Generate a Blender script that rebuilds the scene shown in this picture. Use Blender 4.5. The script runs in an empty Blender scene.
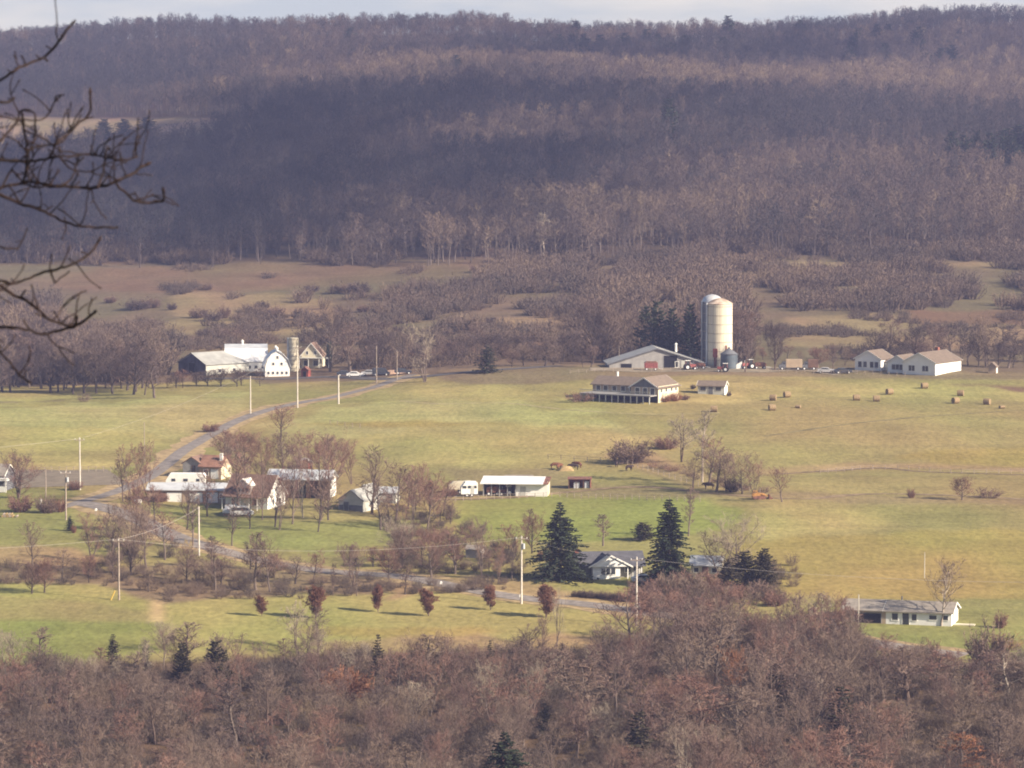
import bpy, math, random
import numpy as np
from mathutils import Vector, Matrix

# ------------------------------------------------------------------ camera, sky, sun, exposure
SC = bpy.context.scene
COL = SC.collection
F = 4200.0                      # focal length in pixels of the 1024 px wide picture
HY = 60.0                       # picture row of the true horizon
TH = math.atan((384.0 - HY) / F)
CT, ST = math.cos(TH), math.sin(TH)

cam_d = bpy.data.cameras.new('camera')
cam_d.sensor_width = 36.0
cam_d.lens = F / 1024.0 * 36.0
cam_d.clip_start = 0.5
cam_d.clip_end = 60000.0
cam_d.dof.use_dof = True
cam_d.dof.focus_distance = 1000.0
cam_d.dof.aperture_fstop = 13.0
cam = bpy.data.objects.new('camera', cam_d)
COL.objects.link(cam)
cam.location = (0, 0, 0)
cam.rotation_euler = (math.radians(90) - TH, 0, 0)
SC.camera = cam

SUN_AZ = math.radians(-27.0)    # from +X, towards the viewer
SUN_EL = math.radians(29.0)
sun_dir = Vector((math.cos(SUN_EL) * math.cos(SUN_AZ), math.cos(SUN_EL) * math.sin(SUN_AZ), math.sin(SUN_EL)))
sun_d = bpy.data.lights.new('sun', 'SUN')
sun_d.energy = 5.0
sun_d.angle = math.radians(0.6)
sun_d.color = (1.0, 0.86, 0.68)
sun = bpy.data.objects.new('sun', sun_d)
sun.rotation_euler = sun_dir.to_track_quat('Z', 'Y').to_euler()
COL.objects.link(sun)

world = bpy.data.worlds.new('World')
SC.world = world
world.use_nodes = True
wn, wl = world.node_tree.nodes, world.node_tree.links
wn.clear()
w_out = wn.new('ShaderNodeOutputWorld')
w_bg = wn.new('ShaderNodeBackground')
w_sky = wn.new('ShaderNodeTexSky')
w_sky.sky_type = 'NISHITA'
w_sky.sun_disc = False
w_sky.sun_elevation = SUN_EL
w_sky.sun_rotation = math.radians(90) - SUN_AZ
w_sky.air_density = 1.0
w_sky.dust_density = 2.0
w_sky.ozone_density = 2.0
w_bg.inputs['Strength'].default_value = 0.065
w_geo = wn.new('ShaderNodeTexCoord')
w_map = wn.new('ShaderNodeMapping')
w_map.inputs['Scale'].default_value = (9, 9, 50)
w_noise = wn.new('ShaderNodeTexNoise')
w_noise.inputs['Scale'].default_value = 1.6
w_noise.inputs['Detail'].default_value = 5
w_ramp = wn.new('ShaderNodeValToRGB')
w_ramp.color_ramp.elements[0].position = 0.40
w_ramp.color_ramp.elements[1].position = 0.62
w_mix = wn.new('ShaderNodeMix')
w_mix.data_type = 'RGBA'
wl.new(w_geo.outputs['Generated'], w_map.inputs['Vector'])
wl.new(w_map.outputs['Vector'], w_noise.inputs['Vector'])
wl.new(w_noise.outputs['Fac'], w_ramp.inputs['Fac'])
wl.new(w_ramp.outputs['Color'], w_mix.inputs['Factor'])
w_mix.inputs['A'].default_value = (6.3, 6.75, 6.8, 1)    # pale blue gaps in the low cloud bank
w_mix.inputs['B'].default_value = (9.3, 8.7, 7.5, 1)    # bright thin cloud
w_sep = wn.new('ShaderNodeSeparateXYZ'); wl.new(w_geo.outputs['Generated'], w_sep.inputs[0])
w_el = wn.new('ShaderNodeMapRange'); w_el.inputs['From Min'].default_value = 0.03; w_el.inputs['From Max'].default_value = 0.10
w_el.inputs['To Min'].default_value = 1.0; w_el.inputs['To Max'].default_value = 0.0
wl.new(w_sep.outputs['Z'], w_el.inputs['Value'])
w_mix2 = wn.new('ShaderNodeMix'); w_mix2.data_type = 'RGBA'
wl.new(w_el.outputs['Result'], w_mix2.inputs['Factor']); wl.new(w_sky.outputs['Color'], w_mix2.inputs['A']); wl.new(w_mix.outputs['Result'], w_mix2.inputs['B'])
wl.new(w_mix2.outputs['Result'], w_bg.inputs['Color'])
wl.new(w_bg.outputs['Background'], w_out.inputs['Surface'])

SC.view_settings.view_transform = 'Standard'
SC.view_settings.look = 'None'
SC.view_settings.exposure = 1.1
SC.view_settings.gamma = 1.0
SC.view_settings.use_curve_mapping = False
SC.render.filter_size = 2.0
SC.cycles.filter_width = 1.9
SC.cycles.max_bounces = 4
SC.cycles.diffuse_bounces = 2
SC.cycles.volume_bounces = 0
SC.cycles.transparent_max_bounces = 8

HAZE_DENSITY = 0.00018
HAZE_COLOR = (0.285, 0.315, 0.57, 1)

# ------------------------------------------------------------------ helpers
rng = random.Random(7)
nrng = np.random.default_rng(11)

def slope_of(py):
    u = (384.0 - py) / F
    return (-ST + u * CT) / (CT + u * ST)

def project(x, Y, z):
    d = Y * CT - z * ST
    return 512.0 + F * x / d, 384.0 - F * (Y * ST + z * CT) / d

def _h(ix, iy, seed):
    n = (ix * 374761393 + iy * 668265263 + seed * 1442695041) & 0xFFFFFFFF
    n = ((n ^ (n >> 13)) * 1274126177) & 0xFFFFFFFF
    return ((n ^ (n >> 16)) & 0xFFFF) / 65535.0

def vnoise(x, y, seed=0):
    x = np.asarray(x, float); y = np.asarray(y, float)
    ix = np.floor(x).astype(np.int64); iy = np.floor(y).astype(np.int64)
    fx = x - ix; fy = y - iy
    fx = fx * fx * (3 - 2 * fx); fy = fy * fy * (3 - 2 * fy)
    a = _h(ix, iy, seed); b = _h(ix + 1, iy, seed); c = _h(ix, iy + 1, seed); d = _h(ix + 1, iy + 1, seed)
    return (a * (1 - fx) + b * fx) * (1 - fy) + (c * (1 - fx) + d * fx) * fy

def fbm(x, y, seed=0, oct=4):
    s = 0; a = 0.5; t = 0
    for o in range(oct):
        s = s + a * vnoise(np.asarray(x) * 2 ** o, np.asarray(y) * 2 ** o, seed + o * 17); t += a; a *= 0.5
    return s / t

def sstep(a, b, x):
    t = np.clip((np.asarray(x, float) - a) / (b - a), 0, 1)
    return t * t * (3 - 2 * t)

def in_poly(px, py, poly):
    inside = np.zeros(np.shape(px), bool)
    n = len(poly)
    for i in range(n):
        x0, y0 = poly[i]; x1, y1 = poly[(i + 1) % n]
        if y0 == y1: continue
        c = ((y0 > py) != (y1 > py)) & (px < (x1 - x0) * (py - y0) / (y1 - y0) + x0)
        inside ^= c
    return inside

# ------------------------------------------------------------------ terrain
RY = [560, 640, 700, 800, 900, 1000, 1090, 1150, 1250, 1350, 1450, 1520, 1700, 1900, 2050, 2170, 2270, 2380, 2560, 2750]
CX = [-500, 0, 256, 512, 768, 1024, 1524]
G = {
 0:    [780, 677, 607, 527, 466, 412, 390, 374, 346, 316, 286, 265, 208, 163, 142, 130, 116, 98, 66, 46],
 256:  [780, 677, 607, 527, 465, 410, 381, 364, 338, 311, 283, 262, 206, 158, 131, 112, 99, 91, 62, 40],
 512:  [780, 677, 607, 527, 462, 407, 370, 355, 328, 300, 272, 254, 203, 155, 126, 104, 86, 80, 58, 38],
 768:  [780, 677, 607, 527, 462, 406, 367, 354, 328, 300, 270, 252, 202, 154, 125, 106, 90, 84, 60, 42],
 1024: [780, 677, 607, 527, 462, 405, 371, 358, 330, 300, 270, 252, 203, 158, 130, 108, 90, 78, 50, 26],
}
G[-500] = G[0]; G[1524] = G[1024]
SKY_X = [-500, 0, 50, 100, 170, 256, 380, 480, 530, 600, 700, 770, 850, 900, 960, 1024, 1524]
SKY_Y = [30, 27, 24, 21, 15, 17, 14, 12, 20, 22, 20, 21, 15, 9, 6, 5, 12]

Yn = np.concatenate([np.arange(-80, 440, 20), np.arange(440, 560, 5), np.arange(560, 760, 1.3), np.arange(760, 1120, 1.5),
                     np.arange(1120, 1560, 2.2), np.arange(1560, 2860, 8), np.arange(2860, 3651, 50)])
ufine = np.arange(-1150, 1150.1, 4.0) / F
uco = np.array([0.30, 0.34, 0.4, 0.5, 0.65, 0.9, 1.3, 2.0, 3.0])
Un = np.concatenate([-uco[::-1], ufine, uco])

def build_height():
    cols = []
    for c in CX:
        ys = [-80, 0, 25, 80, 200, 350, 440, 500] + RY + [2860, 3100, 3700]
        zr = [slope_of(g) * y for g, y in zip(G[c], RY)]
        zs = [1.0, -2.0, -8.0, -19.0, -46.0, -77.0, -91.0, -94.5] + zr + [zr[-1] + 3, zr[-1] - 6, zr[-1] - 40]
        z = np.interp(Yn, ys, zs)
        cols.append(z)
    cols = np.array(cols)                       # col, row
    pxs = 512 + Un * F
    t = np.interp(pxs, CX, range(len(CX)))
    i0 = np.clip(np.floor(t).astype(int), 0, len(CX) - 2); f = t - i0; f = f * f * (3 - 2 * f)
    Z = (cols[i0] * (1 - f)[:, None] + cols[i0 + 1] * f[:, None]).T      # row, col
    # smooth along Y with a distance-based window
    Zs = Z.copy()
    for k in range(len(Yn)):
        if Yn[k] < 540: continue
        w = 22.0 if Yn[k] < 1500 else 45.0
        lo = np.searchsorted(Yn, Yn[k] - w); hi = np.searchsorted(Yn, Yn[k] + w) + 1
        wt = np.maximum(0.0, 1 - np.abs(Yn[lo:hi] - Yn[k]) / w) + 1e-6
        gaps = np.gradient(Yn[lo:hi]) if hi - lo > 2 else np.ones(hi - lo)
        wt = wt * gaps
        Zs[k] = (Z[lo:hi] * wt[:, None]).sum(0) / wt.sum()
    Z = Zs
    YY = Yn[:, None] * np.ones_like(Z); XX = Un[None, :] * np.maximum(YY, 300)
    # skyline: ridge ground so that 14 m crowns reach the photographed outline
    sky = np.interp(512 + Un * F, SKY_X, SKY_Y)
    want = np.array([slope_of(s + 25) for s in sky]) * 2750
    have = np.array([Z[np.searchsorted(Yn, 2750)][j] for j in range(len(Un))])
    Z = Z + (want - have)[None, :] * sstep(2300, 2720, YY)
    # rolling relief
    m1 = sstep(640, 760, YY) * (1 - sstep(1060, 1130, YY))
    Z += m1 * 4.4 * (fbm(XX / 75, YY / 90, 3, 3) - 0.5)
    m2 = sstep(1150, 1250, YY) * (1 - sstep(1480, 1560, YY))
    Z += m2 * 2.0 * (fbm(XX / 60, YY / 60, 5, 3) - 0.5)
    m3 = sstep(1560, 1800, YY) * (1 - sstep(2500, 2700, YY))
    Z += m3 * 17.0 * (fbm(XX / 170 + YY / 900, YY / 330, 9, 3) - 0.5)
    m4 = sstep(30, 90, YY) * (1 - sstep(400, 540, YY))
    Z += m4 * 3.0 * (fbm(XX / 40, YY / 60, 13, 3) - 0.5)
    return Z, XX, YY
ZG, XG, YG = build_height()

def T(x, Y):
    x = np.asarray(x, float); Y = np.asarray(Y, float)
    u = x / np.maximum(Y, 300)
    a = np.clip(np.searchsorted(Yn, Y) - 1, 0, len(Yn) - 2)
    b = np.clip(np.searchsorted(Un, u) - 1, 0, len(Un) - 2)
    fy = np.clip((Y - Yn[a]) / (Yn[a + 1] - Yn[a]), 0, 1); fu = np.clip((u - Un[b]) / (Un[b + 1] - Un[b]), 0, 1)
    return (ZG[a, b] * (1 - fu) + ZG[a, b + 1] * fu) * (1 - fy) + (ZG[a + 1, b] * (1 - fu) + ZG[a + 1, b + 1] * fu) * fy

_Ys = np.arange(500, 2860, 1.0)
def at(px, py):
    """ground point seen at picture position (px, py)"""
    xs = (px - 512.0) / F * _Ys * 1.0
    for _ in range(2):
        zs = T(xs, _Ys)
        xs = (px - 512.0) / F * (_Ys * CT - zs * ST)
    zs = T(xs, _Ys)
    pyy = project(xs, _Ys, zs)[1]
    k = np.nonzero(pyy <= py)[0]
    if len(k) == 0: k = [len(_Ys) - 1]
    k = int(k[0])
    if k > 0 and pyy[k - 1] > py:
        f = (pyy[k - 1] - py) / (pyy[k - 1] - pyy[k])
        Y = _Ys[k - 1] + f
    else:
        Y = _Ys[k]
    x = (px - 512.0) / F * (Y * CT - float(T(xs[k], Y)) * ST)
    return Vector((x, Y, float(T(x, Y))))
def pxm(Y): return Y / F          # metres per picture pixel at distance Y

# ------------------------------------------------------------------ tagging
def tag(o, label=None, cat=None, group=None, kind=None):
    if label: o['label'] = label
    if cat: o['category'] = cat
    if group: o['group'] = group
    if kind: o['kind'] = kind
    return o

def thing(name, label, cat, loc=(0, 0, 0), rz=0.0, group=None):
    o = bpy.data.objects.new(name, None)
    o.empty_display_size = 0.5
    COL.objects.link(o)
    o.location = loc
    o.rotation_euler = (0, 0, rz)
    return tag(o, label, cat, group)

class MB:
    def __init__(s): s.v = []; s.f = []; s.m = []
    def add(s, vs, fs, mi=0):
        b = len(s.v); s.v += [tuple(p) for p in vs]; s.f += [tuple(i + b for i in q) for q in fs]; s.m += [mi] * len(fs)
        return s
    def box(s, c, d, rz=0.0, mi=0, taper=1.0):
        x, y, z = d[0] / 2, d[1] / 2, d[2] / 2
        cs, sn = math.cos(rz), math.sin(rz)
        vs = []
        for k, (a, b, e) in enumerate([(-1,-1,-1),(1,-1,-1),(1,1,-1),(-1,1,-1),(-1,-1,1),(1,-1,1),(1,1,1),(-1,1,1)]):
            t = taper if e > 0 else 1.0
            X, Y_ = a * x * t, b * y * t
            vs.append((c[0] + X * cs - Y_ * sn, c[1] + X * sn + Y_ * cs, c[2] + e * z))
        return s.add(vs, [(3,2,1,0),(4,5,6,7),(0,1,5,4),(1,2,6,5),(2,3,7,6),(3,0,4,7)], mi)
    def tube(s, p0, p1, r0, r1=None, n=6, mi=0, caps=True):
        r1 = r0 if r1 is None else r1
        p0 = Vector(p0); p1 = Vector(p1); d = (p1 - p0)
        if d.length < 1e-6: return s
        d.normalize()
        a = d.orthogonal().normalized(); b = d.cross(a)
        vs = [p0 + (a * math.cos(2*math.pi*k/n) + b * math.sin(2*math.pi*k/n)) * r0 for k in range(n)]
        vs += [p1 + (a * math.cos(2*math.pi*k/n) + b * math.sin(2*math.pi*k/n)) * r1 for k in range(n)]
        fs = [(k, (k+1) % n, n + (k+1) % n, n + k) for k in range(n)]
        if caps: fs += [tuple(range(n-1, -1, -1)), tuple(range(n, 2*n))]
        return s.add(vs, fs, mi)
    def path(s, pts, rs, n=6, mi=0):
        pts = [Vector(p) for p in pts]
        vs = []; a = None
        for i, p in enumerate(pts):
            d = (pts[min(i+1, len(pts)-1)] - pts[max(i-1, 0)])
            d = d.normalized() if d.length > 1e-9 else Vector((0,0,1))
            a = d.orthogonal().normalized() if a is None else (a - d * a.dot(d)).normalized()
            b = d.cross(a)
            vs += [p + (a * math.cos(2*math.pi*k/n) + b * math.sin(2*math.pi*k/n)) * rs[i] for k in range(n)]
        fs = []
        for i in range(len(pts) - 1):
            fs += [(i*n + k, i*n + (k+1) % n, (i+1)*n + (k+1) % n, (i+1)*n + k) for k in range(n)]
        fs += [tuple(range(n-1, -1, -1)), tuple(range((len(pts)-1)*n, len(pts)*n))]
        return s.add(vs, fs, mi)
    def prism(s, poly, a, b, axis='y', mi=0):
        """poly in (h, z), swept from a to b along axis"""
        n = len(poly)
        if axis == 'y': vs = [(h, a, z) for h, z in poly] + [(h, b, z) for h, z in poly]
        else: vs = [(a, h, z) for h, z in poly] + [(b, h, z) for h, z in poly]
        fs = [tuple(range(n)), tuple(range(2*n-1, n-1, -1))] + [(k, n + k, n + (k+1) % n, (k+1) % n) for k in range(n)]
        return s.add(vs, fs, mi)
    def lathe(s, prof, c=(0, 0), n=24, mi=0):
        vs = []
        for r, z in prof:
            vs += [(c[0] + r * math.cos(2*math.pi*k/n), c[1] + r * math.sin(2*math.pi*k/n), z) for k in range(n)]
        fs = []
        for i in range(len(prof) - 1):
            fs += [(i*n + k, i*n + (k+1) % n, (i+1)*n + (k+1) % n, (i+1)*n + k) for k in range(n)]
        fs += [tuple(range(n-1, -1, -1)), tuple(range((len(prof)-1)*n, len(prof)*n))]
        return s.add(vs, fs, mi)
    def mesh(s, name, mats, smooth=False):
        me = bpy.data.meshes.new(name)
        me.from_pydata(s.v, [], s.f)
        for m in (mats if isinstance(mats, (list, tuple)) else [mats]): me.materials.append(m)
        if any(s.m): me.polygons.foreach_set('material_index', s.m)
        if smooth: me.polygons.foreach_set('use_smooth', [True] * len(s.f))
        me.update()
        return me
    def build(s, name, mats, parent=None, smooth=False, recalc=True):
        me = s.mesh(name, mats, smooth)
        if recalc:
            import bmesh
            bm = bmesh.new(); bm.from_mesh(me); bmesh.ops.recalc_face_normals(bm, faces=bm.faces); bm.to_mesh(me); bm.free()
        o = bpy.data.objects.new(name, me)
        COL.objects.link(o)
        if parent is not None: o.parent = parent
        return o

# ------------------------------------------------------------------ materials
def mat(name, rgb, rough=0.9, var=0.18, scale=3.0, metal=0.0, spec=0.2, coord='Object', stretch=(1, 1, 1), rgb2=None, emit=None):
    m = bpy.data.materials.new(name); m.use_nodes = True
    n, l = m.node_tree.nodes, m.node_tree.links
    p = n['Principled BSDF']
    p.inputs['Roughness'].default_value = rough
    p.inputs['Metallic'].default_value = metal
    p.inputs['Specular IOR Level'].default_value = spec
    tc = n.new('ShaderNodeTexCoord'); mp = n.new('ShaderNodeMapping'); mp.inputs['Scale'].default_value = stretch
    nz = n.new('ShaderNodeTexNoise'); nz.inputs['Scale'].default_value = scale; nz.inputs['Detail'].default_value = 4
    mx = n.new('ShaderNodeMix'); mx.data_type = 'RGBA'
    a = [c * (1 - var) for c in rgb]; b = [min(1, c * (1 + var)) for c in rgb] if rgb2 is None else rgb2
    mx.inputs['A'].default_value = (*a, 1); mx.inputs['B'].default_value = (*b, 1)
    rp = n.new('ShaderNodeMapRange'); rp.inputs['From Min'].default_value = 0.35; rp.inputs['From Max'].default_value = 0.65
    l.new(tc.outputs[coord], mp.inputs['Vector']); l.new(mp.outputs['Vector'], nz.inputs['Vector'])
    l.new(nz.outputs['Fac'], rp.inputs['Value']); l.new(rp.outputs['Result'], mx.inputs['Factor'])
    l.new(mx.outputs['Result'], p.inputs['Base Color'])
    return m

def bark_mat(name, rgbs, per='object', var=0.25):
    """bark or twig material: each tree takes its own tone between several colours"""
    m = bpy.data.materials.new(name); m.use_nodes = True
    n, l = m.node_tree.nodes, m.node_tree.links
    p = n['Principled BSDF']; p.inputs['Roughness'].default_value = 0.95; p.inputs['Specular IOR Level'].default_value = 0.08
    rp = n.new('ShaderNodeValToRGB')
    els = rp.color_ramp.elements
    while len(els) < len(rgbs): els.new(0.5)
    for k, c in enumerate(rgbs):
        els[k].position = k / (len(rgbs) - 1); els[k].color = (*c, 1)
    if per == 'object':
        oi = n.new('ShaderNodeObjectInfo'); l.new(oi.outputs['Random'], rp.inputs['Fac'])
    else:
        at_ = n.new('ShaderNodeAttribute'); at_.attribute_type = 'INSTANCER'; at_.attribute_name = 'tint'
        l.new(at_.outputs['Fac'], rp.inputs['Fac'])
    g = n.new('ShaderNodeNewGeometry'); nz = n.new('ShaderNodeTexNoise'); nz.inputs['Scale'].default_value = 0.45; nz.inputs['Detail'].default_value = 3
    l.new(g.outputs['Position'], nz.inputs['Vector'])
    mr = n.new('ShaderNodeMapRange'); mr.inputs['From Min'].default_value = 0.3; mr.inputs['From Max'].default_value = 0.7
    mr.inputs['To Min'].default_value = 1 - var; mr.inputs['To Max'].default_value = 1 + var
    l.new(nz.outputs['Fac'], mr.inputs['Value'])
    mu = n.new('ShaderNodeVectorMath'); mu.operation = 'SCALE'
    l.new(rp.outputs['Color'], mu.inputs[0]); l.new(mr.outputs['Result'], mu.inputs['Scale'])
    l.new(mu.outputs['Vector'], p.inputs['Base Color'])
    return m

# ------------------------------------------------------------------ ground sheet
C_ = dict(
 olive=(0.252, 0.212, 0.088), green=(0.300, 0.255, 0.103), bright=(0.268, 0.246, 0.088), deep=(0.185, 0.192, 0.060), garden=(0.205, 0.200, 0.072), paddock=(0.222, 0.225, 0.068), pale=(0.30, 0.27, 0.115), gold=(0.265, 0.212, 0.073), clearing=(0.27, 0.195, 0.125), stan=(0.235, 0.170, 0.100), crest=(0.19, 0.145, 0.085), tan=(0.28, 0.205, 0.105), dull=(0.160, 0.112, 0.070),
 brown=(0.12, 0.080, 0.050), duff=(0.09, 0.062, 0.045), mud=(0.235, 0.185, 0.095), rust=(0.17, 0.10, 0.07), straw=(0.46, 0.34, 0.18),
 gravel=(0.24, 0.21, 0.185), slopeg=(0.150, 0.115, 0.074), dark=(0.09, 0.075, 0.045))
# patches of ground cover, outlined where they lie (picture positions are turned into ground positions by the terrain)
PATCH = [
 ('duff', [(-2000,-400),(3000,-400),(3000,262),(-2000,262)], 0),
 ('slopeg', [(-2000,262),(-200,262),(40,266),(480,258),(560,262),(1024,250),(3000,250),(3000,374),(1024,374),(600,368),(500,371),(400,380),(256,384),(100,397),(0,405),(-2000,405)], 2),
 ('dull', [(60,270),(300,263),(475,262),(478,276),(300,290),(150,292),(50,288)], 4),
 ('stan', [(170,290),(330,300),(360,330),(250,338),(170,330)], 6),
 ('stan', [(495,318),(590,318),(590,330),(495,332)], 4),
 ('stan', [(180,335),(275,338),(285,352),(180,352)], 3),
 ('stan', [(780,262),(930,262),(1100,260),(1100,268),(780,270)], 3),
 ('stan', [(780,318),(900,314),(1100,310),(1100,345),(900,350),(780,348)], 4),
 ('rust', [(900,312),(1100,308),(1100,325),(920,325)], 4),
 ('rust', [(400,345),(600,340),(600,352),(400,360)], 4),
 ('green', [(-60,386),(105,386),(80,398),(-60,405)], 2),
 ('olive', [(-60,405),(60,401),(110,386),(256,378),(256,470),(-60,470)], 0),
 ('clearing', [(-700,118),(200,118),(240,121),(244,128),(180,150),(-700,155)], 1),
 # lower valley
 ('olive', [(-2000,408),(0,408),(130,395),(256,384),(400,379),(500,370),(600,367),(850,371),(1024,374),(3000,374),(3000,760),(-2000,760)], 1),
 ('crest', [(440,369),(520,366),(640,363),(760,366),(900,372),(1100,372),(1100,381),(850,378),(700,375),(560,382),(480,386),(440,380)], 2),
 ('rust', [(940,384),(1100,388),(1100,397),(980,391)], 2),
 ('green', [(590,384),(760,384),(900,382),(1040,392),(1040,402),(900,396),(780,400),(640,405),(560,398)], 5),
 ('pale', [(262,428),(340,402),(520,398),(640,425),(600,455),(450,440),(330,440)], 12),
 ('pale', [(-60,410),(120,402),(250,392),(250,412),(180,436),(60,425),(-60,425)], 8),
 ('green', [(340,440),(440,425),(560,425),(640,440),(560,460),(430,468),(330,455)], 10),
 ('green', [(400,388),(480,384),(560,392),(520,402),(420,400)], 5),
 ('gold', [(300,424),(420,420),(520,424),(420,428)], 3),
 ('green', [(-60,425),(100,425),(170,440),(160,448),(60,452),(-60,452)], 6),
 ('green', [(-60,456),(60,456),(130,462),(125,470),(40,470),(-60,468)], 3),
 ('garden', [(90,470),(150,462),(165,466),(140,482),(100,486)], 3),
 ('gold', [(900,455),(960,450),(1100,440),(1100,470),(960,472)], 6),
 ('tan', [(740,470),(860,462),(1100,470),(1100,474),(880,468),(760,476)], 2),
 ('mud', [(800,496),(860,494),(900,496),(1100,500),(1100,506),(840,503)], 3),
 ('paddock', [(455,500),(560,496),(680,496),(740,506),(730,530),(640,538),(560,545),(480,540),(440,515)], 5),
 ('green', [(740,508),(860,506),(900,520),(860,535),(760,535)], 8),
 ('mud', [(440,468),(560,470),(600,484),(720,490),(850,495),(840,500),(700,497),(560,493),(455,498)], 3),
 ('tan', [(610,455),(640,452),(680,462),(740,492),(700,490),(640,472)], 4),
 ('gold', [(735,535),(860,540),(1100,520),(1100,610),(960,615),(850,600),(735,580)], 10),
 # left meadows and gardens
 ('garden', [(-60,488),(75,488),(75,500),(70,530),(-60,530)], 3),
 ('garden', [(-60,524),(85,520),(125,545),(110,560),(60,548),(-60,542)], 3),
 ('tan', [(-60,545),(60,545),(110,560),(60,575),(-60,575)], 6),
 ('crest', [(-60,560),(100,572),(180,560),(280,570),(420,575),(520,572),(520,592),(440,592),(330,598),(150,606),(100,590),(-60,585)], 6),
 ('garden', [(130,505),(330,510),(420,520),(400,545),(330,555),(240,545),(160,525)], 5),
 ('olive', [(270,505),(380,512),(380,522),(270,520)], 4),
 ('garden', [(280,528),(360,530),(380,542),(330,552),(270,545)], 4),
 ('bright', [(-60,584),(90,584),(160,600),(158,618),(-60,618)], 3),
 ('olive', [(-60,590),(80,600),(150,610),(150,620),(-60,620)], 4),
 ('straw', [(152,600),(163,600),(166,622),(150,622)], 1),
 ('deep', [(-60,620),(165,622),(180,650),(-60,680)], 3),
 ('bright', [(172,604),(300,594),(440,592),(640,618),(640,650),(430,655),(172,650)], 4),
 ('gold', [(300,628),(480,628),(500,632),(450,640),(300,634)], 4),
 ('tan', [(300,640),(560,636),(640,640),(640,700),(300,700)], 8),
 ('bright', [(560,560),(640,575),(640,590),(560,588)], 4),
 ('garden', [(820,600),(1100,600),(1100,660),(880,655),(800,640)], 4),
 ('tan', [(380,600),(430,575),(520,580),(640,600),(640,612),(430,592)], 4),
 # under the near wood
 ('brown', [(-2000,668),(170,662),(300,655),(560,652),(640,640),(700,632),(850,642),(900,668),(1024,672),(3000,672),(3000,9000),(-2000,9000)], 6),
]
def ground_colour(x, Y, z):
    px, py = project(x, np.maximum(Y, 200.0), z)
    px = np.where(Y < 520, 512 + (px - 512), px); py = np.where(Y < 560, 900.0, py)
    far = Y > 2860
    py = np.where(far, 20.0, py)
    col = np.empty(x.shape + (3,)); col[...] = C_['brown']
    for name, poly, jit in PATCH:
        jx = px; jy = py
        if jit:
            jx = px + jit * 4.0 * (fbm(x / 9, Y / 22, 31, 3) - 0.5) * 2
            jy = py + jit * 0.9 * (fbm(x / 7, Y / 18, 57, 3) - 0.5) * 2
        xs = [p[0] for p in poly]; ys = [p[1] for p in poly]
        sel = (jx > min(xs)) & (jx < max(xs)) & (jy > min(ys)) & (jy < max(ys))
        idx = np.nonzero(sel)
        if len(idx[0]) == 0: continue
        ins = in_poly(jx[idx], jy[idx], poly)
        k = tuple(a[ins] for a in idx)
        col[k] = C_[name]
    return col

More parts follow.
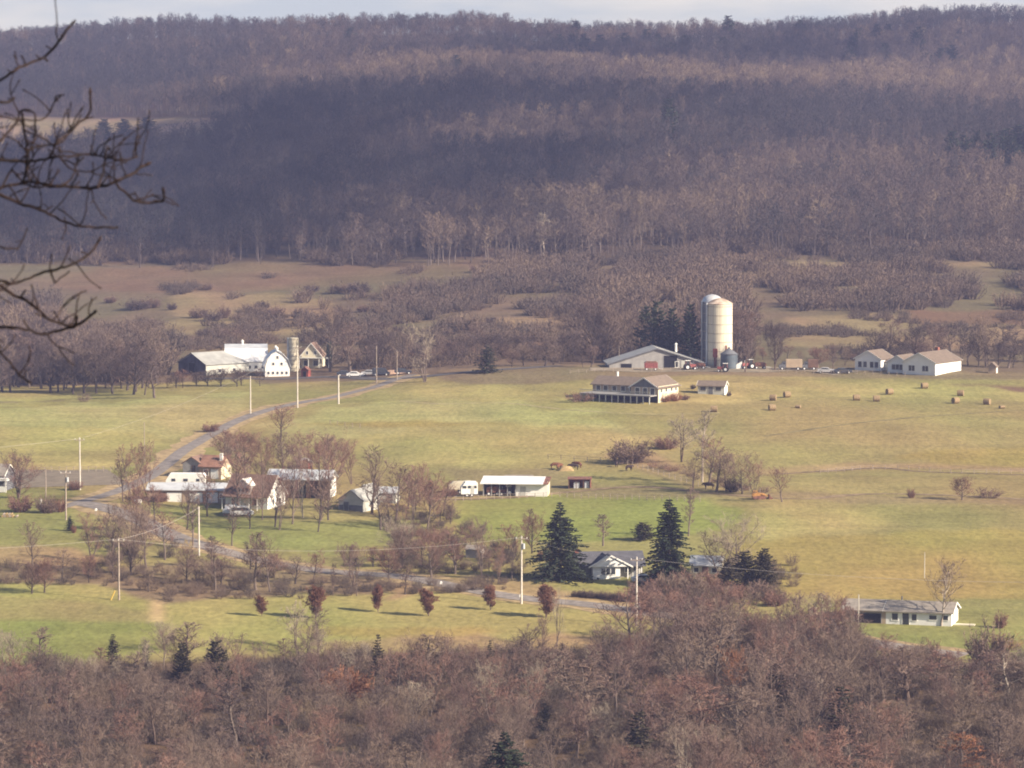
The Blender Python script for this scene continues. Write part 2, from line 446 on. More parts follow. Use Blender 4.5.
def build_ground():
    nr, nc = ZG.shape
    col = ground_colour(XG, YG, ZG)
    # soften patch borders a little
    for _ in range(2):
        c2 = col.copy()
        c2[1:-1] = 0.5 * col[1:-1] + 0.25 * (col[2:] + col[:-2]); col = c2.copy()
        c2[:, 1:-1] = 0.5 * col[:, 1:-1] + 0.25 * (col[:, 2:] + col[:, :-2]); col = c2
    me = bpy.data.meshes.new('ground')
    nv = nr * nc
    me.vertices.add(nv)
    me.vertices.foreach_set('co', np.stack([XG, YG, ZG], -1).reshape(-1).astype(np.float32))
    r = np.arange(nr - 1)[:, None]; c = np.arange(nc - 1)[None, :]
    a = r * nc + c
    q = np.stack([a, a + 1, a + nc + 1, a + nc], -1).reshape(-1)
    nf = (nr - 1) * (nc - 1)
    me.loops.add(nf * 4); me.polygons.add(nf)
    me.polygons.foreach_set('loop_start', np.arange(nf) * 4)
    me.loops.foreach_set('vertex_index', q.astype(np.int32))
    me.polygons.foreach_set('use_smooth', np.ones(nf, bool))
    me.update()
    ca = me.color_attributes.new('cover', 'FLOAT_COLOR', 'POINT')
    ca.data.foreach_set('color', np.concatenate([col, np.ones(col.shape[:2] + (1,))], -1).reshape(-1).astype(np.float32))
    m = bpy.data.materials.new('meadow_and_soil'); m.use_nodes = True
    n, l = m.node_tree.nodes, m.node_tree.links
    p = n['Principled BSDF']; p.inputs['Roughness'].default_value = 1.0; p.inputs['Specular IOR Level'].default_value = 0.05
    at_ = n.new('ShaderNodeAttribute'); at_.attribute_name = 'cover'
    g = n.new('ShaderNodeNewGeometry')
    def noise(scale, stretch, detail=5):
        mp = n.new('ShaderNodeMapping'); mp.inputs['Scale'].default_value = stretch
        nz = n.new('ShaderNodeTexNoise'); nz.inputs['Scale'].default_value = scale; nz.inputs['Detail'].default_value = detail
        l.new(g.outputs['Position'], mp.inputs['Vector']); l.new(mp.outputs['Vector'], nz.inputs['Vector'])
        return nz
    def mrange(src, a, b, lo, hi):
        r_ = n.new('ShaderNodeMapRange'); r_.inputs['From Min'].default_value = a; r_.inputs['From Max'].default_value = b
        r_.inputs['To Min'].default_value = lo; r_.inputs['To Max'].default_value = hi
        l.new(src, r_.inputs['Value']); return r_.outputs['Result']
    big = noise(0.022, (1, 0.55, 1)); mid = noise(0.10, (1.0, 0.45, 1)); fine = noise(0.9, (1, 0.5, 1), 6)
    rows = noise(0.13, (0.12, 1.0, 1), 4)
    mu = n.new('ShaderNodeMath'); mu.operation = 'MULTIPLY'
    l.new(mrange(mid.outputs['Fac'], 0.3, 0.7, 0.88, 1.12), mu.inputs[0]); l.new(mrange(fine.outputs['Fac'], 0.3, 0.7, 0.82, 1.18), mu.inputs[1])
    mu2 = n.new('ShaderNodeMath'); mu2.operation = 'MULTIPLY'
    l.new(mu.outputs[0], mu2.inputs[0]); l.new(mrange(rows.outputs['Fac'], 0.3, 0.7, 0.90, 1.10), mu2.inputs[1])
    sc = n.new('ShaderNodeVectorMath'); sc.operation = 'SCALE'
    l.new(at_.outputs['Color'], sc.inputs[0]); l.new(mu2.outputs[0], sc.inputs['Scale'])
    # drier and greener drifts
    hue = n.new('ShaderNodeMix'); hue.data_type = 'RGBA'; hue.blend_type = 'MULTIPLY'; hue.inputs['Factor'].default_value = 1.0
    tint = n.new('ShaderNodeMix'); tint.data_type = 'RGBA'
    tint.inputs['A'].default_value = (0.93, 1.02, 0.90, 1); tint.inputs['B'].default_value = (1.07, 0.98, 1.02, 1)
    l.new(mrange(big.outputs['Fac'], 0.38, 0.62, 0, 1), tint.inputs['Factor'])
    l.new(sc.outputs['Vector'], hue.inputs['A']); l.new(tint.outputs['Result'], hue.inputs['B'])
    l.new(hue.outputs['Result'], p.inputs['Base Color'])
    bp = n.new('ShaderNodeBump'); bp.inputs['Strength'].default_value = 0.3; bp.inputs['Distance'].default_value = 0.5
    l.new(fine.outputs['Fac'], bp.inputs['Height']); l.new(bp.outputs['Normal'], p.inputs['Normal'])
    me.materials.append(m)
    o = bpy.data.objects.new('ground', me); COL.objects.link(o)
    tag(o, kind='structure', label='rolling valley meadows and wooded hillside ground')
    return o
build_ground()

# haze: one closed box round camera and scene
def build_haze():
    mb = MB(); x0, x1, y0, y1, z0, z1 = -11500, 11500, -120, 3720, -190, 52
    mb.add([(x0,y0,z0),(x1,y0,z0),(x1,y1,z0),(x0,y1,z0),(x0,y0,z1),(x1,y0,z1),(x1,y1,z1),(x0,y1,z1)],
           [(3,2,1,0),(4,5,6,7),(0,1,5,4),(1,2,6,5),(2,3,7,6),(3,0,4,7)])
    m = bpy.data.materials.new('valley_haze'); m.use_nodes = True
    n, l = m.node_tree.nodes, m.node_tree.links
    n.remove(n['Principled BSDF'])
    v = n.new('ShaderNodeVolumePrincipled')
    v.inputs['Color'].default_value = HAZE_COLOR; v.inputs['Density'].default_value = HAZE_DENSITY
    v.inputs['Anisotropy'].default_value = 0.0
    l.new(v.outputs['Volume'], n['Material Output'].inputs['Volume'])
    tag(mb.build('haze', m), kind='stuff', label='thin bluish haze lying in the valley air')
build_haze()

# unseen broken clouds, high to the right of the view, added to shade parts of the far hillside
def build_shade_cloud(label, cx, cy, rx, ry, n, r0, r1, seed, alt=640.0):
    r = random.Random(seed); t = alt / sun_dir.z; mb = MB()
    k = 0
    while k < n:
        dx = r.uniform(-1, 1); dy = r.uniform(-1, 1); q = max(abs(dx), abs(dy) ** (1.2 if dy > 0 else 3))
        if q > .5 and r.random() < (q - .5) / .5: continue
        x = cx + dx * rx + dy * ry * .12; y = cy + dy * ry
        if float(vnoise(x / 90 + seed, y / 90, 5)) < .22 and r.random() < .6: continue
        if seed == 3 and x < -215 and 1985 < y < 2290: continue  # gap in the puffs keeps the clearing sunlit
        g = float(T(x, min(y, 2800)))
        p = Vector((x, y, g)) + sun_dir * t + Vector((0, 0, r.uniform(-6, 6)))
        w = r.uniform(r0, r1); h = w * .35
        ring = [(p.x + w * math.cos(j * math.pi / 4 + k), p.y + w * math.sin(j * math.pi / 4 + k), p.z + r.uniform(-.1, .1) * w) for j in range(8)]
        mb.add(ring + [(p.x, p.y, p.z + h), (p.x, p.y, p.z - h * .5)], [(j, (j + 1) % 8, 8) for j in range(8)] + [((j + 1) % 8, j, 9) for j in range(8)])
        k += 1
    m = bpy.data.materials.get('shade_cloud_white')
    if m is None:
        m = bpy.data.materials.new('shade_cloud_white'); m.use_nodes = True
        m.node_tree.nodes['Principled BSDF'].inputs['Base Color'].default_value = (.9, .9, .9, 1); m.node_tree.nodes['Principled BSDF'].inputs['Roughness'].default_value = 1
    tag(mb.build('shade_clouds', m, recalc=False), kind='structure', label=label)
build_shade_cloud('unseen broken cloud added to shade the valley side', -330, 1870, 430, 350, 2500, 7.5, 10.5, 3)
build_shade_cloud('second unseen broken cloud added to shade the ridge', 190, 2590, 330, 150, 420, 7, 10, 8)

# ------------------------------------------------------------------ tree builders (mesh code)
def rv(r, a=1.0): return Vector((r.uniform(-a, a), r.uniform(-a, a), r.uniform(-a, a)))

def blade(mb, p0, d, ln, w, r, mi=0, bend=0.25):
    """a thin two-segment twig"""
    d = d.normalized(); s = d.orthogonal().normalized(); s = Matrix.Rotation(r.uniform(0, 6.28), 3, d) @ s
    m = p0 + d * ln * 0.5 + rv(r, bend * ln * 0.3); e = p0 + d * ln + rv(r, bend * ln * 0.5)
    mb.add([p0 - s * w, p0 + s * w, m + s * w * 0.7, m - s * w * 0.7, e], [(0, 1, 2, 3), (3, 2, 4)], mi)
    return m, e

def bare_tree(seed, H=12.0, spread=0.33, first=0.28, nprim=12, nsec=7, ntw=6, nfine=3, tw=0.03, trunk_r=0.2, up=0.75, fork=False, density=1.0):
    """returns (woody MB, twig MB) for a leafless broadleaf tree of height H"""
    r = random.Random(seed); wood = MB(); tw_ = MB()
    stems = []
    nst = r.choice([2, 3]) if fork else 1
    for k in range(nst):
        pts = []; rs = []; lean = rv(r, 0.10 if nst == 1 else 0.28); lean.z = 0
        p = Vector((0, 0, -0.6)); n = 8
        hh = H * (0.88 if nst == 1 else r.uniform(0.75, 0.92)) + 0.6
        for i in range(n + 1):
            t = i / n
            pts.append(p.copy()); rs.append(trunk_r * (1.15 if i == 0 else 1) * (1 - 0.88 * t) / (nst ** 0.5) + 0.015)
            p = p + Vector((lean.x * hh / n + r.uniform(-.12, .12), lean.y * hh / n + r.uniform(-.12, .12), hh / n))
        wood.path(pts, rs, 6)
        stems.append((pts, rs))
    for pts, rs in stems:
        for k in range(int(nprim / nst * (1.3 if nst > 1 else 1))):
            t = first + (1 - first) * ((k + r.random()) / (nprim / nst * (1.3 if nst > 1 else 1)))
            t = min(0.99, t); i = min(int(t * 8), 7); f = t * 8 - i
            p0 = pts[i].lerp(pts[i + 1], f)
            az = k * 2.4 + r.uniform(-.6, .6)
            upk = up * (0.75 + 0.7 * t)
            d = Vector((math.cos(az), math.sin(az), upk)).normalized()
            prof = math.sin(math.pi * min(1, max(0.0, (t - first * 0.6) / (1.08 - first * 0.6))) ** 0.8)
            ln = H * spread * (0.45 + 0.75 * prof) * r.uniform(0.75, 1.15) * 1.15
            bp = [p0]; br = [rs[i] * 0.5 + 0.012]; q = p0; dd = d.copy(); m = 5
            for j in range(m):
                dd = (dd + Vector((0, 0, 0.12)) + rv(r, 0.20)).normalized()
                q = q + dd * ln / m; bp.append(q); br.append(max(0.012, br[0] * (1 - (j + 1) / (m + 0.3))))
            wood.path(bp, br, 4)
            for s_ in range(int(nsec * density)):
                ts = 0.2 + 0.8 * (s_ + r.random()) / nsec
                j = min(int(ts * m), m - 1); ps = bp[j].lerp(bp[j + 1], min(1, ts * m - j))
                sd = (dd * 0.6 + rv(r, 0.9) + Vector((0, 0, 0.45))).normalized()
                sl = ln * r.uniform(0.3, 0.55) * (1.15 - 0.5 * ts)
                mid, e = blade(tw_, ps, sd, sl, tw * 1.5, r)
                for q_ in range(ntw):
                    pt = ps.lerp(e, r.uniform(0.25, 1.0))
                    td = (sd + rv(r, 0.9) + Vector((0, 0, 0.3))).normalized()
                    tl = sl * r.uniform(0.35, 0.7)
                    _, te = blade(tw_, pt, td, tl, tw, r)
                    for z_ in range(nfine):
                        blade(tw_, pt.lerp(te, r.uniform(0.3, 1)), (td + rv(r, 1.0)).normalized(), tl * r.uniform(0.4, 0.8), tw * 0.8, r)
    return wood, tw_

def bush(seed, H=3.0, W=4.0, n=60, tw=0.03, k2=6, k3=3):
    r = random.Random(seed); mb = MB()
    for i in range(n):
        az = r.uniform(0, 6.28); rr = W * 0.22 * r.random() ** 0.5
        p0 = Vector((math.cos(az) * rr, math.sin(az) * rr, -0.15))
        out = r.random() ** 0.6
        d = Vector((math.cos(az) * out * W / 2 / H, math.sin(az) * out * W / 2 / H, 0.35 + 0.65 * (1 - out ** 2 * 0.75)))
        ln = d.length * H * r.uniform(0.7, 1.08)
        m, e = blade(mb, p0, d, ln, tw * 1.5, r, bend=0.3)
        for j in range(k2):
            pt = p0.lerp(m, r.uniform(.5, 1)) if r.random() < .4 else m.lerp(e, r.random())
            td = (d.normalized() + rv(r, 0.9)).normalized(); tl = ln * r.uniform(.15, .32)
            _, te = blade(mb, pt, td, tl, tw, r)
            for q in range(k3):
                blade(mb, pt.lerp(te, r.uniform(.3, 1)), (td + rv(r, 1)).normalized(), tl * r.uniform(.4, .8), tw * .8, r)
    return mb

def conifer(seed, H=14.0, W=7.0, rows=26, per=9, tuft=7, first=0.06, tw=0.10, droop=0.25, pointy=1.0, nfol=3):
    r = random.Random(seed); wood = MB(); fo = MB()
    wood.path([(0, 0, -0.5), (0.03 * H * .2, 0, H * 0.5), (0, 0, H * 0.99)], [H * 0.018 + .05, H * 0.010 + .03, 0.02], 6)
    for i in range(rows):
        t = first + (1 - first) * i / rows
        z = H * t
        R_ = W / 2 * (1 - (t - first) / (1 - first)) ** pointy * (0.9 if i % 2 else 1.05) + 0.12
        for k in range(per if t < .8 else max(4, per - 3)):
            az = i * 1.1 + k * 2 * math.pi / per + r.uniform(-.3, .3)
            if r.random() < .07: continue
            L = R_ * r.uniform(0.52, 1.18)
            up = 0.30 * t
            pts = []; m = 4
            for j in range(m + 1):
                f = j / m
                pts.append(Vector((math.cos(az) * L * f, math.sin(az) * L * f, z + L * (up * f - droop * f * f + 0.08 * max(0, f - .7)))))
            wood.path(pts, [0.05, 0.04, 0.03, 0.02, 0.01], 3)
            for j in range(tuft):
                f = 0.15 + 0.85 * (j + r.random()) / tuft
                a = min(int(f * m), m - 1); pt = pts[a].lerp(pts[a + 1], f * m - a)
                for s_ in range(nfol):
                    sd = Vector((math.cos(az) + r.uniform(-1.1, 1.1), math.sin(az) + r.uniform(-1.1, 1.1), r.uniform(-.5, .25))).normalized()
                    l_ = (0.22 + 0.18 * L) * r.uniform(0.6, 1.2) * (1.1 - f * .5)
                    e = pt + sd * l_ + Vector((0, 0, -0.08 * l_)); w = tw * r.uniform(.7, 1.4)
                    sv = sd.cross(Vector((0, 0, 1)));
                    if sv.length < .1: continue
                    sv.normalize(); sv = Matrix.Rotation(r.uniform(-.9, .9), 3, sd) @ sv
                    mm = pt.lerp(e, .5)
                    fo.add([pt, mm + sv * w, e, mm - sv * w], [(0, 1, 2, 3)])
    return wood, fo

M = {}
M['trunk'] = bark_mat('grey_bark', [(0.11, 0.085, 0.075), (0.17, 0.135, 0.115), (0.14, 0.10, 0.085)])
M['twig'] = bark_mat('bare_twigs', [(0.165, 0.120, 0.100), (0.21, 0.155, 0.122), (0.175, 0.112, 0.096), (0.215, 0.16, 0.122)])
M['twig_red'] = bark_mat('reddish_twigs', [(0.205, 0.118, 0.094), (0.235, 0.14, 0.108)])
M['twig_pale'] = bark_mat('pale_twigs', [(0.29, 0.24, 0.18), (0.35, 0.29, 0.22)])
M['trunk_dark'] = bark_mat('dark_bark', [(0.07, 0.055, 0.05), (0.10, 0.08, 0.07)])
M['twig_dark'] = bark_mat('dark_twigs', [(0.09, 0.068, 0.065), (0.13, 0.095, 0.085)])
M['pale_bark'] = bark_mat('pale_bark', [(0.34, 0.29, 0.24), (0.40, 0.34, 0.28)])
M['leaf_red'] = bark_mat('russet_leaves', [(0.185, 0.092, 0.066), (0.22, 0.112, 0.076)])
M['leaf_orange'] = bark_mat('orange_brown_leaves', [(0.25, 0.115, 0.065), (0.28, 0.14, 0.08)])
M['leaf_yellow'] = bark_mat('yellow_leaves', [(0.42, 0.30, 0.10), (0.42, 0.30, 0.10)])
M['needles'] = bark_mat('spruce_needles', [(0.030, 0.041, 0.026), (0.046, 0.058, 0.036)], var=.5)
M['needles_dull'] = bark_mat('dull_cedar_needles', [(0.040, 0.038, 0.024), (0.055, 0.048, 0.030)])
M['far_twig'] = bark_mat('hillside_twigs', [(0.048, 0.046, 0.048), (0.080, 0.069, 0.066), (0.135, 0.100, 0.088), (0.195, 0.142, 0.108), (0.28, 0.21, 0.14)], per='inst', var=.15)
M['far_trunk'] = bark_mat('hillside_trunks', [(0.10, 0.08, 0.075), (0.13, 0.105, 0.095), (0.19, 0.155, 0.13)], per='inst')
M['brush_twig'] = bark_mat('brush_twigs', [(0.075, 0.060, 0.055), (0.115, 0.092, 0.078), (0.16, 0.115, 0.09), (0.23, 0.17, 0.115)], per='inst')

def tree_meshes(name, wood, tw_, mw, mt):
    return (wood.mesh(name + '_wood', mw), tw_.mesh(name + '_twigs', mt))

TV = {}
TV['bare'] = []
for s_ in range(9):
    w, t = bare_tree(100 + s_, H=12, spread=rng.uniform(.25, .36), first=rng.uniform(.15, .36), nprim=15, nsec=7, ntw=6, nfine=3, tw=.024, fork=(s_ % 3 == 2), up=rng.uniform(.7, 1.1))
    TV['bare'].append((w, t))
TV['spread'] = [bare_tree(200 + s_, H=12, spread=.52, first=.15, nprim=15, nsec=9, ntw=7, nfine=4, tw=.022, up=.55, trunk_r=.32, fork=(s_ == 1)) for s_ in range(3)]
TV['narrow'] = [bare_tree(300 + s_, H=12, spread=.15, first=.25, nprim=15, nsec=7, ntw=6, nfine=3, tw=.024, up=1.4, trunk_r=.14) for s_ in range(3)]
TV['round'] = [bare_tree(400 + s_, H=12, spread=.42, first=.18, nprim=22, nsec=9, ntw=8, nfine=4, tw=.024, up=.6, trunk_r=.32) for s_ in range(2)]
TV['lawn'] = [bare_tree(450 + s_, H=12, spread=.36, first=.08, nprim=28, nsec=10, ntw=9, nfine=4, tw=.085, up=.9, trunk_r=.22) for s_ in range(3)]
TV['few'] = [bare_tree(500 + s_, H=12, spread=.4, first=.12, nprim=11, nsec=6, ntw=5, nfine=3, tw=.022, up=.9, trunk_r=.26, fork=True) for s_ in range(2)]
BV = [bush(600 + s_, H=3, W=4.4, n=50, tw=.018, k2=9, k3=4) for s_ in range(4)]
BVD = [bush(620 + s_, H=3, W=4.4, n=80, tw=.034, k2=9, k3=4) for s_ in range(2)]
CV = [conifer(700, 14, 10.5, rows=30, per=10, tuft=9, tw=.15, droop=.22, pointy=.85, nfol=4), conifer(701, 14, 7.0, rows=34, per=10, tuft=8, tw=.14, droop=.30, pointy=.72, nfol=4)]
CR = [conifer(730 + s_, 8, 5.4, rows=17, per=9, tuft=7, tw=.17, droop=-.05, pointy=.5, first=.10, nfol=4) for s_ in range(2)]
CS = [conifer(710 + s_, 8, 3.6, rows=20, per=8, tuft=5, tw=.14, droop=.05, pointy=.7, nfol=3) for s_ in range(3)]
_mesh_cache = {}
_ext = {}
def extent(mb):
    if id(mb) not in _ext:
        a = np.array(mb.v); rr = np.hypot(a[:, 0], a[:, 1]); _ext[id(mb)] = (2 * float(np.percentile(rr, 93)), float(np.percentile(a[:, 2], 99.7)))
    return _ext[id(mb)]
def pick(kind, idx, mw, mt):
    key = (kind, idx, mw, mt)
    if key not in _mesh_cache:
        lib = TV[kind][idx % len(TV[kind])]
        _mesh_cache[key] = tree_meshes('tree', lib[0], lib[1], M[mw], M[mt])
    return _mesh_cache[key]

def link(name, me, parent=None):
    o = bpy.data.objects.new(name, me); COL.objects.link(o)
    if parent is not None: o.parent = parent
    return o

def place(o, loc, sx, sz, rz):
    o.location = loc; o.scale = (sx, sx, sz); o.rotation_euler = (0, 0, rz)

def tree(px, py, top, wid, kind='bare', label='', mw='trunk', mt='twig', name='bare_tree', group=None, cat='tree', idx=None, loc=None, crown='crown', one=False):
    """a tree whose foot is seen at (px, py), top at row `top`, crown `wid` px wide"""
    p = at(px, py) if loc is None else loc
    s = F / p.y
    H = (py - top) / s if loc is None else top
    Wm = wid / s if loc is None else wid
    idx = rng.randrange(100) if idx is None else idx
    n_ = len(TV[kind]); me = pick(kind, idx % n_, mw, mt)
    ext = extent(TV[kind][idx % n_][1])
    sz = H / ext[1]; sx = Wm / ext[0]
    if one:
        key = (kind, idx % n_, mw, mt, 'one')
        if key not in _mesh_cache:
            a, b = TV[kind][idx % n_]; mb = MB(); mb.add(a.v, a.f, 0); mb.add(b.v, b.f, 1)
            _mesh_cache[key] = mb.mesh('tree', [M[mw], M[mt]])
        o = link(name, _mesh_cache[key]); place(o, p, sx, sz, rng.uniform(0, 6.28)); return tag(o, label, cat, group)
    o = thing(name, label, cat, p, rng.uniform(0, 6.28), group); o.scale = (sx, sx, sz)
    link('trunk', me[0], o); link(crown, me[1], o)
    return o

def shrub(px, py, top, wid, label, mt='twig', dense=False, name='shrub', group=None, cat='shrub', loc=None):
    p = at(px, py) if loc is None else loc
    s = F / p.y
    H = (py - top) / s if loc is None else top; Wm = wid / s if loc is None else wid
    lib = BVD if dense else BV; i = rng.randrange(len(lib)); key = ('bush', dense, i, mt)
    if key not in _mesh_cache: _mesh_cache[key] = lib[i].mesh('shrub', M[mt])
    o = link(name, _mesh_cache[key]); place(o, p, Wm / extent(lib[i])[0], H / extent(lib[i])[1], rng.uniform(0, 6.28))
    return tag(o, label, cat, group)

def evergreen(px, py, top, wid, label, lib=None, i=None, mt='needles', name='spruce', group=None, loc=None, one=False):
    lib = CS if lib is None else lib
    p = at(px, py) if loc is None else loc
    s = F / p.y; H = (py - top) / s if loc is None else top; Wm = wid / s if loc is None else wid
    i = rng.randrange(len(lib)) if i is None else i
    key = ('con', id(lib), i, mt)
    if key not in _mesh_cache:
        _mesh_cache[key] = tree_meshes('conifer', lib[i][0], lib[i][1], M['trunk'], M[mt])
    me = _mesh_cache[key]
    ext = extent(lib[i][1]); sx, sz = Wm / ext[0], H / ext[1]
    if one:
        key2 = key + ('one',)
        if key2 not in _mesh_cache:
            mb = MB(); mb.add(lib[i][0].v, lib[i][0].f, 0); mb.add(lib[i][1].v, lib[i][1].f, 1); _mesh_cache[key2] = mb.mesh('conifer', [M['trunk'], M[mt]])
        o = link(name, _mesh_cache[key2]); place(o, p, sx, sz, rng.uniform(0, 6.28)); return tag(o, label, 'tree', group)
    o = thing(name, label, 'tree', p, rng.uniform(0, 6.28), group); o.scale = (sx, sx, sz)
    link('trunk', me[0], o); link('crown', me[1], o)
    return o

# ------------------------------------------------------------------ scattered masses nobody could count (geometry nodes on one object each)
def scatter(name, label, pts, variants, mats, rot, scl, tint, cat=None):
    """pts (n,3); variants: list of (MB wood, MB twig); one object with kind stuff"""
    me = bpy.data.meshes.new(name)
    n_ = len(pts)
    me.vertices.add(n_); me.vertices.foreach_set('co', np.asarray(pts, np.float32).reshape(-1))
    for nm, ty, data in (('vi', 'INT', nrng.integers(0, len(variants), n_).astype(np.int32)), ('rot', 'FLOAT', rot), ('sx', 'FLOAT', scl[0]), ('sz', 'FLOAT', scl[1]), ('tint', 'FLOAT', tint)):
        a = me.attributes.new(nm, ty, 'POINT'); a.data.foreach_set('value', np.asarray(data, np.int32 if ty == 'INT' else np.float32))
    o = bpy.data.objects.new(name, me); COL.objects.link(o)
    ng = bpy.data.node_groups.new(name + '_scatter', 'GeometryNodeTree')
    ng.interface.new_socket('Geometry', in_out='INPUT', socket_type='NodeSocketGeometry')
    ng.interface.new_socket('Geometry', in_out='OUTPUT', socket_type='NodeSocketGeometry')
    N, L = ng.nodes, ng.links
    gi, go = N.new('NodeGroupInput'), N.new('NodeGroupOutput')
    jn = N.new('GeometryNodeJoinGeometry')
    for k, (a, b) in enumerate(variants):
        mb = MB()
        if a is not None: mb.add(a.v, a.f, 0)
        mb.add(b.v, b.f, 1)
        src = bpy.data.objects.new('%s_source' % name, mb.mesh(name, mats))
        oi = N.new('GeometryNodeObjectInfo'); oi.inputs['Object'].default_value = src; oi.inputs['As Instance'].default_value = False
        g2 = N.new('GeometryNodeGeometryToInstance')
        L.new(oi.outputs['Geometry'], g2.inputs[0]); L.new(g2.outputs[0], jn.inputs[0])
    ip = N.new('GeometryNodeInstanceOnPoints')
    def attr(nm, ty='FLOAT'):
        a = N.new('GeometryNodeInputNamedAttribute'); a.data_type = ty; a.inputs['Name'].default_value = nm
        return a.outputs['Attribute']
    L.new(gi.outputs[0], ip.inputs['Points']); L.new(jn.outputs[0], ip.inputs['Instance'])
    ip.inputs['Pick Instance'].default_value = True
    L.new(attr('vi', 'INT'), ip.inputs['Instance Index'])
    cr = N.new('ShaderNodeCombineXYZ'); L.new(attr('rot'), cr.inputs['Z']); L.new(cr.outputs[0], ip.inputs['Rotation'])
    cs = N.new('ShaderNodeCombineXYZ'); sx = attr('sx'); L.new(sx, cs.inputs['X']); L.new(sx, cs.inputs['Y']); L.new(attr('sz'), cs.inputs['Z']); L.new(cs.outputs[0], ip.inputs['Scale'])
    L.new(ip.outputs[0], go.inputs[0])
    md = o.modifiers.new('scatter', 'NODES'); md.node_group = ng
    tag(o, label, cat, kind='stuff')
    return o

FARV = [bare_tree(800 + s_, H=12, spread=rng.uniform(.22, .34), first=rng.uniform(.3, .45), nprim=10, nsec=5, ntw=5, nfine=1, tw=.045, trunk_r=.17, up=1.0) for s_ in range(7)]
def scatter_points(px0, px1, Y0, Y1, spacing):
    pts = []
    Y = Y0
    while Y < Y1:
        xs = np.arange((px0 - 512) / F * Y, (px1 - 512) / F * Y, spacing)
        xs = xs + nrng.uniform(-.5, .5, len(xs)) * spacing
        ys = Y + nrng.uniform(-.5, .5, len(xs)) * spacing
        pts.append(np.stack([xs, ys], -1)); Y += spacing
    pts = np.concatenate(pts)
    z = T(pts[:, 0], pts[:, 1])
    return np.column_stack([pts, z])

def hillside_forest():
    P = scatter_points(-330, 1354, 1475, 2880, 6.6)
    px, py = project(P[:, 0], P[:, 1], P[:, 2])
    edge = np.interp(px, [-400, 0, 100, 300, 480, 560, 700, 1024, 1400], [267, 267, 265, 263, 262, 257, 257, 252, 252])
    keep = py < edge + 9 * (fbm(P[:, 0] / 14, P[:, 1] / 14, 71, 2) - .5) * 2 - nrng.exponential(2.5, len(P)) + 3
    clearing = in_poly(px, py, [(-700, 117), (190, 117), (240, 121), (246, 131), (200, 150), (150, 160), (-700, 162)])
    keep &= ~clearing
    keep &= (nrng.random(len(P)) < .9) & (fbm(P[:, 0] / 26, P[:, 1] / 30, 301, 2) > .22)
    P = P[keep]; px = px[keep]; py = py[keep]
    n_ = len(P)
    # stands of different age and kind by noise; offsets below follow picture position
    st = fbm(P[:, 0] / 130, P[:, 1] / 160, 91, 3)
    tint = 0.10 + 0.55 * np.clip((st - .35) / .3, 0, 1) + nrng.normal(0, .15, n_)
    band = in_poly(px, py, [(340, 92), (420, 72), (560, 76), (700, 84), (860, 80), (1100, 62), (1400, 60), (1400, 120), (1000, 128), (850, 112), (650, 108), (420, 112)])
    tint = np.where(band, tint + .30 * nrng.uniform(.3, 1, n_), tint)  # paler tint paints the sunlit band into the twig colour
    left_shade = sstep(560, 120, px) * sstep(60, 110, py)
    tint = tint - .32 * left_shade  # darker tint paints the shaded left hillside into the twig colour
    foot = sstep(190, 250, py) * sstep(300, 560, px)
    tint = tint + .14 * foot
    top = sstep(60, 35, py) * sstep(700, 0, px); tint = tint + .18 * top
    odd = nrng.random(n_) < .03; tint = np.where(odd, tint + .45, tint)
    H = nrng.uniform(.65, 1.3, n_) * (1 + .25 * (fbm(P[:, 0] / 60, P[:, 1] / 60, 99, 2) - .5))
    H = H * np.where(P[:, 1] > 2600, 0.95, 1.08)
    W = H ** .8 * nrng.uniform(.8, 1.5, n_)
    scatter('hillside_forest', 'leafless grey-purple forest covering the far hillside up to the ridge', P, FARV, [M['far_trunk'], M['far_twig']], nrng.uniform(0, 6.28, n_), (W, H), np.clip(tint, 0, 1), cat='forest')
hillside_forest()

FARB = [(None, bush(850 + s_, H=3, W=4.2, n=26, tw=.05, k2=5, k3=1)) for s_ in range(5)]
DENSE = [ # picture outline on the slope, density, mean height in m
 ([(40,268),(480,262),(480,300),(40,300)], .05, 2),
 ([(40,300),(170,300),(300,305),(300,345),(170,350),(40,350)], .22, 2.2),
 ([(-330,300),(60,300),(60,330),(170,345),(170,390),(-330,400)], .75, 5),
 ([(300,295),(700,262),(700,368),(300,345)], .72, 3.4),
 ([(480,262),(760,256),(760,300),(480,300)], .85, 4.2),
 ([(495,318),(590,318),(590,330),(495,332)], .06, 1.6),
 ([(590,290),(745,290),(745,364),(590,358)], .95, 5.5),
 ([(745,256),(1354,254),(1354,266),(745,268)], .25, 2.2),
 ([(745,270),(1354,266),(1354,312),(745,312)], .82, 4.2),
 ([(745,312),(1354,310),(1354,345),(745,345)], .12, 1.8),
 ([(745,345),(1354,345),(1354,362),(745,362)], .38, 2.0),
 ([(-330,232),(1354,232),(1354,262),(-330,266)], .55, 3.6),
 ([(470,240),(1354,236),(1354,258),(470,262)], .80, 4.5),
 ([(300,345),(500,345),(590,340),(590,362),(500,362),(420,372),(300,368)], .22, 2),
]
